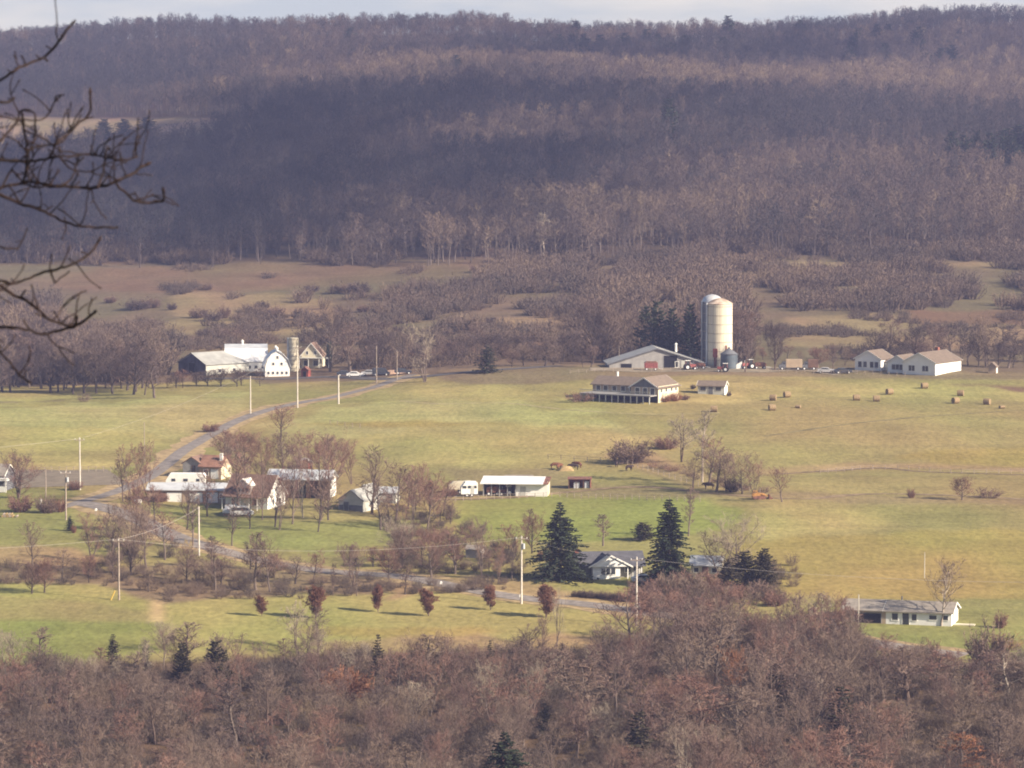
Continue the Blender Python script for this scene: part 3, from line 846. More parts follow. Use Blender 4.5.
def slope_brush():
    P = scatter_points(-330, 1354, 1105, 1650, 3.0)
    px, py = project(P[:, 0], P[:, 1], P[:, 2])
    den = np.zeros(len(P)); hh = np.ones(len(P)) * 2
    for poly, d_, h_ in DENSE:
        ins = in_poly(px + 10 * (fbm(P[:, 0] / 14, P[:, 1] / 20, 41, 2) - .5), py + 6 * (fbm(P[:, 0] / 14, P[:, 1] / 20, 43, 2) - .5), poly)
        den[ins] = d_; hh[ins] = h_
    cl = fbm(P[:, 0] / 16, P[:, 1] / 34, 77, 3)
    keep = cl > np.interp(den, [0, .05, .25, .5, .75, .95], [2, .66, .57, .52, .47, .36])
    keep &= nrng.random(len(P)) < .8
    P = P[keep]; hh = hh[keep]; cl = cl[keep]
    n_ = len(P)
    tint = np.clip(.36 + .8 * (fbm(P[:, 0] / 40, P[:, 1] / 60, 15, 3) - .3) + nrng.normal(0, .13, n_), 0, 1)
    H = hh * nrng.uniform(.35, 1.45, n_) / 3; W = H ** .7 * nrng.uniform(.8, 1.4, n_)
    scatter('slope_brush', 'tangled leafless brush on the slope below the forest', P, FARB, [M['brush_twig'], M['brush_twig']], nrng.uniform(0, 6.28, n_), (W, H), tint, cat='brush')
slope_brush()

def valley_brush():
    """low rough growth along hedges and under the near wood"""
    P = scatter_points(-400, 1424, 470, 700, 2.2)
    px, py = project(P[:, 0], P[:, 1], P[:, 2])
    edge = np.interp(px, [-200, 0, 170, 300, 560, 640, 700, 850, 900, 1024, 1200], [684, 684, 682, 672, 668, 650, 636, 646, 676, 680, 680])
    keep = py > edge - 6 + 34 * (fbm(P[:, 0] / 9, P[:, 1] / 12, 171, 2) - .5)
    keep &= nrng.random(len(P)) < np.where(py > edge + 14, .35, .9)
    P2 = scatter_points(-150, 1174, 700, 860, 2.0)
    qx, qy = project(P2[:, 0], P2[:, 1], P2[:, 2])
    jx = qx + 16 * (fbm(P2[:, 0] / 6, P2[:, 1] / 9, 12, 2) - .5); jy = qy + 8 * (fbm(P2[:, 0] / 6, P2[:, 1] / 9, 14, 2) - .5)
    k2 = np.zeros(len(P2), bool)
    for poly in ([(-150,562),(100,570),(180,572),(300,582),(520,585),(520,592),(330,597),(170,602),(100,588),(-150,582)],
                 [(95,535),(175,545),(175,575),(95,575)], [(380,520),(460,515),(520,560),(520,575),(400,575)],
                 [(640,575),(780,570),(780,600),(700,610),(640,600)], [(725,560),(790,560),(800,590),(730,590)],
                 [(255,560),(300,565),(300,590),(255,588)]):
        k2 |= in_poly(jx, jy, poly)
    k2 &= nrng.random(len(P2)) < .30
    P = np.concatenate([P[keep], P2[k2]]); near = np.concatenate([np.ones(keep.sum()), np.zeros(k2.sum())])
    n_ = len(P)
    H = nrng.uniform(.4, 1.2, n_) * np.where(near > 0, 1.0, .60); W = H * nrng.uniform(.7, 1.1, n_)
    tint = np.clip(.45 + .9 * (fbm(P[:, 0] / 20, P[:, 1] / 20, 115, 3) - .5) + nrng.normal(0, .15, n_), 0, 1)
    lib = [(None, b) for b in BV]
    scatter('undergrowth', 'tangled brown undergrowth beneath the near wood and along the road hedges', P, lib, [M['brush_twig'], M['brush_twig']], nrng.uniform(0, 6.28, n_), (W, H), tint, cat='undergrowth')
valley_brush()
# ------------------------------------------------------------------ roads
M['asphalt'] = mat('worn_asphalt', (0.215, 0.19, 0.17), rough=.9, scale=.6, coord='Object', var=.2)
M['asphalt_dark'] = mat('fresh_asphalt', (0.10, 0.092, 0.09), rough=.9, scale=.6, var=.2)
M['gravelroad'] = mat('gravel', C_['gravel'], scale=.8, var=.25)
M['verge'] = mat('dry_verge', (0.34, 0.25, 0.13), scale=.5, var=.3)

def ribbon(name, label, pix, width, m, lift=0.07, wob=0.0):
    ctrl = [at(x, y) for x, y in pix]
    # Catmull-Rom through the control points, on the ground
    pts = []
    for i in range(len(ctrl) - 1):
        p0 = ctrl[max(0, i - 1)]; p1 = ctrl[i]; p2 = ctrl[i + 1]; p3 = ctrl[min(len(ctrl) - 1, i + 2)]
        k = max(2, int((p2 - p1).length / 1.5))
        for j in range(k):
            t = j / k
            q = 0.5 * ((2 * p1) + (p2 - p0) * t + (2 * p0 - 5 * p1 + 4 * p2 - p3) * t * t + (3 * p1 - p0 - 3 * p2 + p3) * t ** 3)
            pts.append(q)
    pts.append(ctrl[-1])
    mb = MB(); vs = []; nseg = 5
    for i, p in enumerate(pts):
        d = pts[min(i + 1, len(pts) - 1)] - pts[max(i - 1, 0)]; d.z = 0
        d = d.normalized() if d.length > 1e-6 else Vector((0, 1, 0)); s = Vector((d.y, -d.x, 0))
        w = width * (1 + wob * (vnoise(i * .25, 0, 5) - .5))
        for k in range(nseg + 1):
            q = p + s * w * (k / nseg - .5)
            vs.append((q.x, q.y, float(T(q.x, q.y)) + lift + 0.04 * (1 - abs(2 * k / nseg - 1))))
    n = nseg + 1
    mb.add(vs, [(i * n + k, i * n + k + 1, (i + 1) * n + k + 1, (i + 1) * n + k) for i in range(len(pts) - 1) for k in range(nseg)])
    return tag(mb.build(name, m, recalc=False), kind='structure', label=label)

hill_road = [(60,508),(78,503),(110,494),(140,482),(165,466),(190,447),(220,430),(256,414),(300,403),(340,396),(372,388),(392,381),(412,375)]
ribbon('verge', 'dry grass verge along the hill road', hill_road, 9, M['verge'], .03, .5)
ribbon('road', 'narrow worn road climbing the green hill', hill_road, 3.3, M['asphalt'], .10)
low_road = [(78,503),(105,508),(140,520),(180,539),(225,552),(280,565),(330,572),(400,577),(460,588),(520,598),(580,604),(640,612),(700,620),(780,628),(860,641),(915,650),(965,656)]
ribbon('verge.001', 'dry verge along the lower road', low_road, 10, M['verge'], .03, .5)
ribbon('road.001', 'pale lower road curving past the meadow', low_road, 5.0, M['gravelroad'], .10)
ribbon('farm_lane', 'farm lane at the crest', [(200,379),(260,379),(330,377),(392,379),(470,372),(560,366)], 4.5, M['asphalt_dark'], .09)
ribbon('farmyard', 'bare farmyard ground beside the white barn', [(590,369),(660,370),(740,370),(800,369),(850,373)], 12, mat('yard_soil', (.24,.20,.14), scale=.3, var=.3), .07, .5)
ribbon('side_road', 'grey side road at the left edge', [(-60,481),(0,479),(60,478),(118,477)], 26, mat('grey_gravel_yard', (.20,.165,.12), scale=.4, var=.15), .06)
ribbon('driveway', 'short driveway to the white bungalow', [(640,612),(652,600),(655,588),(650,580)], 4, M['gravelroad'], .12)
ribbon('track', 'muddy farm track across the pasture', [(440,500),(520,497),(570,492),(640,487),(720,494),(800,499),(880,494),(1040,500)], 1.8, mat('track_mud', (.22,.16,.095), scale=.4, var=.35), .05, .8)
ribbon('hedge_bank', 'brown earth bank line across the pasture', [(780,474),(830,471),(880,468),(930,472),(1060,476)], 1.5, mat('bank_soil', (.17,.12,.075), scale=.4, var=.35), .05, .9)

ribbon('track.001', 'faint wheel track curving over the right pasture', [(765,436),(800,431),(850,424),(920,417),(1010,411),(1060,409)], 1.1, mat('worn_grass', (.20,.165,.075), scale=.4, var=.3), .04, .9)
ribbon('track.002', 'faint wheel track across the mown hill', [(400,401),(440,404),(500,403),(560,409),(640,414),(720,413)], 1.1, mat('worn_grass_pale', (.33,.28,.14), scale=.4, var=.3), .04, .9)
# ------------------------------------------------------------------ building kit
M['white'] = mat('white_siding', (.82, .81, .77), var=.05, scale=.6)
M['cream'] = mat('cream_siding', (.62, .56, .42), var=.08, scale=.7)
M['ltgrey'] = mat('light_grey_siding', (.46, .46, .42), var=.08, scale=.7)
M['grey'] = mat('grey_siding', (.30, .29, .28), var=.12, scale=.7)
M['dkgrey'] = mat('dark_grey_boards', (.14, .145, .16), var=.2, scale=.8)
M['tanwall'] = mat('tan_wall', (.40, .31, .22), var=.12, scale=.7)
M['brownwood'] = mat('brown_boards', (.16, .095, .07), var=.25, scale=.8)
M['redwood'] = mat('red_boards', (.26, .075, .06), var=.25, scale=.8)
M['roof_tan'] = mat('tan_shingles', (.185, .145, .115), var=.12, scale=1.2)
M['roof_brown'] = mat('brown_shingles', (.20, .13, .10), var=.18, scale=1.2)
M['roof_grey'] = mat('grey_shingles', (.27, .24, .205), var=.15, scale=1.2)
M['roof_dark'] = mat('dark_slate_shingles', (.10, .10, .115), var=.15, scale=1.2)
M['roof_orange'] = mat('rusty_orange_roof', (.25, .135, .095), var=.2, scale=1.0)
M['metal'] = mat('galvanised_roof', (.50, .52, .54), rough=.5, var=.12, scale=.5, spec=.4)
M['metal_dull'] = mat('dull_tin_roof', (.36, .36, .34), rough=.6, var=.15, scale=.5, spec=.3)
M['metal_white'] = mat('white_metal_roof', (.78, .78, .78), rough=.5, var=.05, scale=.5, spec=.3)
M['rust'] = mat('rusty_metal', (.20, .10, .075), rough=.8, var=.35, scale=1.5)
M['glass'] = mat('window_glass', (.05, .055, .065), rough=.15, var=.1, spec=.5)
M['inside_shade'] = mat('interior_shade', (.012, .012, .016), var=.2)  # near-black sheet colour, painted shade for open doorways and under the deck
M['trim'] = mat('white_trim', (.80, .79, .74), var=.04)
M['concrete'] = mat('weathered_concrete', (.66, .60, .47), var=.10, scale=1.6, stretch=(1, 1, .06))
M['concrete_dk'] = mat('shaded_concrete', (.20, .20, .22), var=.1, scale=.35)  # dark tone paints the shade lying on the rear silo
M['band'] = mat('steel_hoop', (.40, .34, .26), rough=.6, var=.2)
M['red'] = mat('red_paint', (.30, .10, .09), rough=.5, var=.2)
M['tyre'] = mat('black_rubber', (.03, .03, .03), var=.1)
M['wood'] = mat('weathered_pole_wood', (.34, .28, .23), var=.2, scale=2)
M['polew'] = mat('sun_bleached_pole', (.60, .55, .48), var=.12, scale=2)
M['wire'] = mat('aluminium_wire', (.55, .50, .46), rough=.5, var=.05)
M['yellow'] = mat('yellow_paint', (.42, .22, .07), rough=.6, var=.2, scale=2)
M['brick'] = mat('red_brick', (.30, .12, .085), var=.2, scale=3)

def block(parent, cx, cy, w, d, hw, hr, ridge='x', wall='white', roof='roof_grey', oh=.4, base=-1.2, rt=.16, z0=0.0, wn_='wall', rn='roof', rake=None):
    """one gabled volume: a wall shell and a roof, both children of the building"""
    mb = MB()
    if ridge == 'x': mb.prism([(cy - d/2, z0 + base), (cy + d/2, z0 + base), (cy + d/2, z0 + hw), (cy, z0 + hr - .02), (cy - d/2, z0 + hw)], cx - w/2, cx + w/2, 'x')
    else: mb.prism([(cx - w/2, z0 + base), (cx + w/2, z0 + base), (cx + w/2, z0 + hw), (cx, z0 + hr - .02), (cx - w/2, z0 + hw)], cy - d/2, cy + d/2, 'y')
    wo = mb.build(wn_, M[wall], parent)
    half = (d if ridge == 'x' else w) / 2; c0 = cy if ridge == 'x' else cx
    sl = (hr - hw) / half
    e = half + oh; ze = hw - sl * oh
    rb = MB()
    poly = [(c0 - e, z0 + ze + .03), (c0, z0 + hr + .03), (c0 + e, z0 + ze + .03), (c0 + e, z0 + ze + .03 + rt), (c0, z0 + hr + .03 + rt), (c0 - e, z0 + ze + .03 + rt)]
    a, b = ((cx - w/2 - oh, cx + w/2 + oh) if ridge == 'x' else (cy - d/2 - oh, cy + d/2 + oh))
    for q in (poly[0:2] + poly[4:6], poly[1:5]):
        rb.prism(q, a, b, 'x' if ridge == 'x' else 'y')
    ro = rb.build(rn, M[roof], parent)
    if rake:
        for pp in (a - .04, b):
            fb = MB(); fb.prism([(c0 - e, z0 + ze - .06), (c0, z0 + hr - .06), (c0 + e, z0 + ze - .06), (c0 + e, z0 + ze + .05 + rt), (c0, z0 + hr + .05 + rt), (c0 - e, z0 + ze + .05 + rt)], pp, pp + .04, 'x' if ridge == 'x' else 'y')
            fb.build('rake_board', M[rake], ro)
    return wo, ro

def opening(parent, face, bl, u, z, w, h, kind='window', fr='trim', pane='glass', mull=0, off=0.0):
    """window or door on a face of block bl=(cx,cy,w,d); u along the face from its centre"""
    cx, cy, bw, bd = bl; g = .03 + off; tf = .07
    def put(mb, u0, u1, z0, z1, depth, out):
        c = (u0 + u1) / 2; zz = (z0 + z1) / 2; du = u1 - u0; dz = z1 - z0
        if face == 'front': mb.box((cx + c, cy - bd/2 - out, zz), (du, depth, dz))
        elif face == 'back': mb.box((cx + c, cy + bd/2 + out, zz), (du, depth, dz))
        elif face == 'right': mb.box((cx + bw/2 + out, cy + c, zz), (depth, du, dz))
        else: mb.box((cx - bw/2 - out, cy + c, zz), (depth, du, dz))
    f = MB(); t = .11
    put(f, u - w/2 - t, u + w/2 + t, z + h, z + h + t, tf, g); 
    if kind == 'window': put(f, u - w/2 - t, u + w/2 + t, z - t, z, tf + .04, g)
    put(f, u - w/2 - t, u - w/2, z, z + h, tf, g); put(f, u + w/2, u + w/2 + t, z, z + h, tf, g)
    for k in range(mull):
        c = u - w/2 + w * (k + 1) / (mull + 1); put(f, c - .04, c + .04, z, z + h, tf - .01, g)
    nm = {'window': 'window', 'door': 'door', 'garage': 'garage_door', 'opening': 'doorway'}[kind]
    o = f.build(nm, M[fr], parent)
    p = MB(); put(p, u - w/2, u + w/2, z, z + h, .03, g - .005)
    if kind == 'garage':
        for k in range(1, 4): put(p, u - w/2, u + w/2, z + h * k / 4 - .03, z + h * k / 4 + .01, .05, g)
    p.build({'window': 'pane', 'door': 'door_leaf', 'garage': 'door_panel', 'opening': 'interior_shade'}[kind], M[pane], o)
    return o

R = math.radians
# ---- wide low white cow barn beside the silos
p = at(657, 368); s = F / p.y
b = thing('cow_barn', 'wide low white barn with a dark doorway in its broad gable beside the silos', 'barn', p, R(4))
W_ = 96 / s
mb = MB(); hw = 1.0; hr = 5.0
block(b, 0, 6, W_, 12, 1.1, 5.0, 'y', 'grey', 'metal_dull', oh=.5, rake='dkgrey')
bl = (0, 6, W_, 12)
opening(b, 'front', bl, 13.5 / s * 1.0, 0, 13.5 / s, 3.2, 'opening', 'grey', 'inside_shade')
opening(b, 'front', bl, -31 / s, -.2, 11 / s, 1.35, 'opening', 'grey', 'inside_shade')
opening(b, 'front', bl, 29 / s, 0, 9 / s, 1.9, 'garage', 'grey', 'ltgrey')
opening(b, 'front', bl, 20 / s, .2, 3 / s, 1.4, 'window')
v = MB(); v.tube((5.8, 8, 3.6), (5.8, 8, 5.6), .35, .3, 10); v.lathe([(.5, 5.6), (.1, 6.0)], (5.8, 8)); v.build('roof_vent', M['trim'], b)
v = MB(); v.tube((-9, 9, 2.0), (-9, 9, 5.2), .07, .05, 6); v.build('vent_pipe', M['wood'], b)

# ---- silos
def silo(label, px, py, r_px, top, dome, wm, capm, hoops, loc_dy=0, dirty=False, flat=False):
    p = at(px, py); p = Vector((p.x * (p.y + loc_dy) / p.y, p.y + loc_dy, 0)); p.z = float(T(p.x, p.y))
    s = F / p.y; r = r_px / s; h = p.z * 0 + (project(p.x, p.y, p.z)[1] - top) / s
    o = thing('silo', label, 'silo', p)
    n = 36
    b_ = MB(); b_.lathe([(r, -1.5), (r, h)], n=n); b_.build('shell', M[wm], o, smooth=False)
    hp = MB()
    for k in range(hoops):
        z = h * (k + .7) / hoops; hp.lathe([(r + .005, z), (r + .05, z), (r + .05, z + .14), (r + .005, z + .14)], n=n)
    hp.build('hoops', M['band'], o)
    c = MB()
    if flat: c.lathe([(r + .08, h), (r + .08, h + .18), (r * .5, h + .3), (.05, h + .35)], n=n)
    elif dirty: c.lathe([(r + .1, h - .05), (r + .1, h + .1), (r * .62, h + dome * .62), (r * .3, h + dome * .9), (.05, h + dome)], n=n)
    else: c.lathe([(r + .06, h)] + [(max(.03, r * math.cos(a)), h + .05 + dome * math.sin(a)) for a in [k * math.pi / 16 for k in range(0, 9)]], n=n)
    c.build('cap', M[capm], o, smooth=not dirty)
    ch = MB(); a = R(200)
    ch.tube((r * 1.1 * math.cos(a), r * 1.1 * math.sin(a), 0), (r * 1.1 * math.cos(a), r * 1.1 * math.sin(a), h + .3), .22, .22, 8); ch.build('chute', M['metal'], o)
    return o, r, h, s
M['dome'] = mat('silver_dome', (.62, .62, .62), rough=.4, metal=.3, var=.08, scale=.4)
M['dirty_cap'] = mat('rust_streaked_cap', (.46, .33, .24), var=.35, scale=.6, rgb2=(.62, .50, .40))
o, r, h, s = silo('tall cream concrete silo with a shallow rust brown cap, in front', 719.5, 366, 12.8, 303.5, 1.5, 'concrete', 'dirty_cap', 7, dirty=True)
st = MB()
for a0, w0, h0 in ((-112, .8, 4.8), (-78, .5, 3.6), (-62, .6, 5.6)):
    a = R(a0); st.box((r * math.cos(a) * 1.012, r * math.sin(a) * 1.012, h0 / 2), (w0, .06, h0), a + math.pi / 2)
st.build('rust_stain', M['rust'], o)
dr = MB(); a = R(-112); dr.box((r * math.cos(a) * 1.03, r * math.sin(a) * 1.03, 3.6), (1.2, .2, 2.2), a + math.pi / 2); dr.build('hatch', M['redwood'], o)
silo('dark sided silo with a rounded silver dome, half hidden behind the cream silo', 712, 366, 10.2, 301.5, 1.9, 'concrete_dk', 'dome', 7, loc_dy=9)
p = at(729, 368.5); s = F / p.y
o = thing('grain_bin', 'small blue grey steel bin with a cone roof at the foot of the silo', 'grain bin', p)
b_ = MB(); b_.lathe([(8.6 / s, -1), (8.6 / s, 3.8)], n=24); b_.build('drum', mat('blue_grey_steel', (.085, .11, .135), rough=.5, var=.15, scale=.6, spec=.4), o)
b_ = MB(); b_.lathe([(9.2 / s, 3.8), (.3, 5.2), (.3, 5.5), (.02, 5.6)], n=24); b_.build('cone_roof', M['dkgrey'], o)
hp = MB()
for k in range(4): hp.lathe([(8.62 / s, k + .5), (8.62 / s + .05, k + .5), (8.62 / s + .05, k + .6), (8.62 / s, k + .6)], n=24)
hp.build('ribs', M['dkgrey'], o)
p = at(737, 369); s = F / p.y
o = thing('lean_to', 'small white lean-to shed with a dark slanting roof against the steel bin', 'shed', p, 0)
mb = MB(); mb.prism([(-1.3, -1), (1.3, -1), (1.3, 2.0), (-1.3, .5)], 0, 2.4, 'y'); mb.build('wall', M['white'], o)
mb = MB(); mb.prism([(-1.6, .42), (1.5, 2.2), (1.5, 2.36), (-1.6, .58)], -.2, 2.6, 'y'); mb.build('roof', M['roof_dark'], o)

# ---- farm machines
def wheel(parent, x, y, r, w=.35, name='wheel'):
    t = MB(); t.tube((x, y - w/2, r), (x, y + w/2, r), r, r, 14); o = t.build(name, M['tyre'], parent)
    h_ = MB(); h_.tube((x, y - w/2 - .02, r), (x, y + w/2 + .02, r), r * .5, r * .5, 10); h_.build('rim', M['metal_white'], o); return o
def wagon(px, py, L, Wd, Hh, label, body='red', rz=0.0, group=None):
    p = at(px, py); o = thing('forage_wagon', label, 'wagon', p, rz, group)
    mb = MB(); mb.box((0, 0, .7 + Hh/2), (L, Wd, Hh)); 
    for k in range(5): mb.box((-L/2 + L*(k+.5)/5, -Wd/2 - .04, .7 + Hh/2), (.08, .08, Hh + .04))
    mb.build('box', M[body], o)
    mb = MB(); mb.prism([(-L/2 - .1, .7 + Hh), (L/2 + .1, .7 + Hh), (L/2 - .5, .7 + Hh + .35), (-L/2 + .5, .7 + Hh + .35)], -Wd/2, Wd/2, 'y'); mb.build('canopy', M['rust'], o)
    for sx in (-1, 1):
        for sy in (-1, 1): wheel(o, sx * L * .33, sy * Wd * .42, .42)
    mb = MB(); mb.tube((L/2, 0, .6), (L/2 + 1.4, 0, .4), .06); mb.build('drawbar', M['metal'], o)
    return o
wagon(651, 370.5, 3.4, 2.2, 1.3, 'faded red forage wagon parked before the wide barn')
def tractor(px, py, label, rz=0.0, sc=1.0, paint='red'):
    p = at(px, py); o = thing('tractor', label, 'tractor', p, rz); o.scale = (sc,) * 3
    mb = MB(); mb.box((.7, 0, 1.1), (1.8, .7, .7)); mb.box((.7, 0, 1.5), (1.6, .6, .12)); mb.build('bonnet', M[paint], o)
    mb = MB(); mb.box((-.7, 0, .95), (1.4, 1.0, .6)); 
    for a_ in (-1.2, -.1):
        for c_ in (-.45, .45): mb.tube((a_, c_, 1.2), (a_, c_, 2.4), .05)
    mb.build('cab_frame', M[paint], o)
    mb = MB(); mb.box((-.65, 0, 2.45), (1.4, 1.2, .12)); mb.build('cab_roof', M['trim'], o)
    mb = MB(); mb.box((-.65, 0, 1.85), (1.0, .85, .95)); mb.build('cab_glass', M['glass'], o)
    for sy in (-1, 1): wheel(o, -.8, sy * .75, .8, .4); wheel(o, 1.2, sy * .6, .45, .28)
    mb = MB(); mb.tube((1.0, .2, 1.5), (1.0, .2, 2.3), .05); mb.build('exhaust', M['metal'], o)
    return o
tractor(690, 370, 'small red tractor by the right half of the wide barn', R(10))
tractor(723, 372, 'red tractor standing below the tall silo', R(170), .9)
wagon(700, 369, 2.6, 1.6, .5, 'low rusty hay wagon under the right eave of the barn', 'rust')
tractor(748, 369, 'rust red tractor on the yard just right of the steel bin', R(200), 1.0)
wagon(760, 369, 3.0, 1.7, .7, 'low maroon wagon at the right end of the farmyard', 'rust', R(5))
# box trucks and machines to the right of the yard
def box_truck(px, py, label, boxm, cabm, L=4.2, rz=0.0, cat='truck'):
    p = at(px, py); o = thing('box_truck', label, cat, p, rz)
    mb = MB(); mb.box((.5, 0, 1.75), (L, 2.1, 2.1)); mb.build('cargo_box', M[boxm], o)
    mb = MB(); mb.prism([(-L/2 - 1.3, .5), (-L/2 + .4, .5), (-L/2 + .4, 2.2), (-L/2 - .3, 2.2), (-L/2 - .7, 1.4), (-L/2 - 1.3, 1.3)], -1.0, 1.0, 'y'); c = mb.build('cab', M[cabm], o)
    mb = MB(); mb.box((-L/2 + .0, -1.02, 1.8), (.6, .05, .5)); mb.build('side_window', M['glass'], c)
    mb = MB(); mb.box((0, 0, .55), (L + 1.2, .9, .2)); mb.build('chassis', M['dkgrey'], o)
    for x in (-L/2 - .5, L/2 - .6):
        for sy in (-1, 1): wheel(o, x, sy * .9, .45, .3)
    return o
box_truck(792, 370, 'old truck with a pale box and dark cab parked beyond the bale field', 'tanwall', 'dkgrey')
box_truck(811, 370, 'dark truck with a whitish load beside the pale boxed truck', 'brownwood', 'dkgrey', 2.6)
M['carpaint_d'] = mat('dark_car_paint', (.04, .045, .06), rough=.3, var=.1, spec=.5)
M['carpaint_w'] = mat('white_car_paint', (.75, .74, .72), rough=.35, var=.03, spec=.5)
M['carpaint_r'] = mat('red_car_paint', (.50, .04, .04), rough=.35, var=.05, spec=.5)
M['carpaint_s'] = mat('silver_car_paint', (.45, .45, .46), rough=.35, var=.05, spec=.5)
def car(px, py, label, paint, rz=0.0, kind='sedan', name='parked_car', cat='car', group=None):
    p = at(px, py); o = thing(name, label, cat, p, rz, group)
    if kind == 'pickup': prof = [(-2.6,.45),(2.6,.45),(2.65,.9),(2.5,1.1),(1.2,1.15),(.55,1.75),(-.7,1.8),(-.85,1.2),(-2.55,1.2)]; gl = [(.98,1.2),(.45,1.68),(-.62,1.7),(-.66,1.2)]
    elif kind == 'van': prof = [(-2.3,.4),(2.3,.4),(2.35,.85),(1.8,1.1),(1.1,1.9),(-2.1,1.95),(-2.35,1.3)]; gl = [(1.5,1.15),(.98,1.75),(-1.95,1.78),(-2.1,1.15)]
    else: prof = [(-2.2,.4),(2.2,.4),(2.25,.75),(2.1,.9),(1.1,1.0),(.45,1.42),(-1.0,1.44),(-1.7,1.02),(-2.2,.95)]; gl = [(.92,1.02),(.38,1.34),(-.92,1.36),(-1.45,1.02)]
    mb = MB(); mb.prism(prof, -.85, .85, 'y'); bd = mb.build('body', M[paint], o)
    mb = MB(); mb.prism(gl, -.87, .87, 'y'); mb.build('window', M['glass'], o)
    for x in (-1.4, 1.4):
        for sy in (-1, 1): wheel(o, x, sy * .78, .34, .2)
    for sy in (-1, 1):
        h_ = MB(); h_.box((prof[2][0] - .01, sy * .6, .72), (.06, .3, .16)); h_.build('headlight', M['trim'], o)
    return o
car(843, 373.5, 'dark car beside the left wing of the white farmhouse', 'carpaint_d', R(8))
car(826, 373, 'small pale car between the trucks and the farmhouse', 'carpaint_s', R(-5))

# ---- house with long deck on posts
p = at(640, 402); s = F / p.y
b = thing('deck_house', 'tan house with a gabled wing and a long raised deck on white posts', 'house', p, R(-30))
# the gabled wing: front gable (local x -3.5..3.5), deep to the back
block(b, 1.2, 5.2, 7.4, 10.4, 3.6, 5.8, 'y', 'tanwall', 'roof_tan', oh=.5, rake='trim')
blk = (1.2, 5.2, 7.4, 10.4)
mb = MB(); mb.prism([(-2.4, 3.65), (4.8, 3.65), (1.2, 5.6)], -.06, -.02, 'y'); mb.build('gable_panel', M['dkgrey'], b)
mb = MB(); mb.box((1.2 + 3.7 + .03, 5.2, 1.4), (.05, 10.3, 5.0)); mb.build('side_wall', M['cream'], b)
for u in (-3.6, -1.2, 1.6, 3.8): opening(b, 'right', blk, u, 2.4, .8, .8, off=.05)
for u in (-3.0, 3.0): opening(b, 'right', blk, u, .3, .8, .8, off=.05)
for u in (-1.9, .2, 2.2): opening(b, 'front', blk, u, 1.9, 1.1, 1.5)
block(b, -8.6, 7.0, 12.4, 7.4, 3.6, 5.2, 'x', 'tanwall', 'roof_tan', oh=.5)
blk = (-8.6, 7.0, 12.4, 7.4)
for u in (-4.6, -2.6, -.2, 2.2, 4.6): opening(b, 'front', blk, u, 2.1, 1.1, 1.2)
mb = MB(); mb.box((-5.1, -1.8, 1.75), (19.4, 3.4, .24)); mb.box((-9.0, 1.6, 1.75), (11.6, 3.3, .24)); mb.build('deck', M['grey'], b)
for k in range(12):
    mb = MB(); mb.tube((-14.4 + k * 1.7, -3.3, -1.6), (-14.4 + k * 1.7, -3.3, 1.62), .15, .15, 6); mb.build('post', M['ltgrey'], b)
mb = MB(); mb.box((-5.1, -3.4, 2.8), (19.4, .06, .08))
for k in range(64): mb.box((-14.6 + k * .302, -3.4, 2.33), (.05, .05, .88))
mb.build('railing', M['ltgrey'], b)
mb = MB(); mb.box((-9.0, 3.2, .0), (11.4, .1, 3.2)); mb.box((1.2, -.12, .0), (7.2, .1, 3.2)); mb.build('underdeck_shade', M['inside_shade'], b)  # near-black sheets paint the shade beneath the deck
mb = MB(); mb.tube((-10.5, 8, 4), (-10.5, 8, 6.4), .3, .3, 8); mb.build('chimney', M['trim'], b)
# ---- garden shed
p = at(711, 394.5); s = F / p.y
b = thing('garden_shed', 'small grey shed with two windows and a door on the open hill', 'shed', p, R(-14))
block(b, 0, 2, 6.6, 3.8, 2.1, 3.1, 'x', 'ltgrey', 'roof_tan', oh=.3, rake='trim'); bl = (0, 2, 6.6, 3.8)
for u in (-2.0, 1.8): opening(b, 'front', bl, u, 1.0, 1.3, .8, fr='grey')
opening(b, 'front', bl, -.1, 0, 1.0, 1.9, 'door', 'grey', 'dkgrey')
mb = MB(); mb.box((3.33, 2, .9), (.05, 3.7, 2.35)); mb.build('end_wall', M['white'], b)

# ---- white farmhouse with three wings at the right crest
p = at(905, 373.8); s = F / p.y
b = thing('farmhouse', 'white farmhouse of three joined wings with tan roofs on the right crest', 'house', p + Vector((2.2, 0, 0)), R(-33)); b.scale = (1.14, 1.14, 1.05)
block(b, 2.3, 4.4, 8.2, 12.6, 3.0, 5.2, 'y', 'white', 'roof_tan', oh=.35, rake='trim', base=-2.4); bl = (2.3, 4.4, 8.2, 12.6)
for u in (-1.8, 1.6): opening(b, 'front', bl, u, .9, 1.5, 1.3, mull=1)
for u in (-1.5, .5): opening(b, 'right', bl, u, -1.2, .5, .6)
block(b, -4.2, 3.4, 5.0, 6.4, 2.6, 4.2, 'y', 'white', 'roof_tan', oh=.3, rake='trim', base=-2); bl = (-4.2, 3.4, 5.0, 6.4)
opening(b, 'front', bl, 0, .8, 2.8, 1.3, mull=2)
block(b, -8.6, 6.4, 4.0, 3.6, 2.1, 2.8, 'x', 'ltgrey', 'roof_tan', oh=.2, base=-2)
block(b, -13.2, 6.2, 6.6, 6.4, 2.9, 4.8, 'y', 'white', 'roof_tan', oh=.3, rake='trim', base=-2.4); bl = (-13.2, 6.2, 6.6, 6.4)
for u in (-2.0, -.7, 1.0, 2.2): opening(b, 'front', bl, u, .8, .9, 1.4)
mb = MB(); mb.box((1.0, 9.5, 5.3), (.8, .8, 1.3)); mb.build('chimney', M['brick'], b)
p = at(993, 373)
b = thing('pump_house', 'tiny tan hut with a pale pyramid roof on the far right crest', 'hut', p, R(-20))
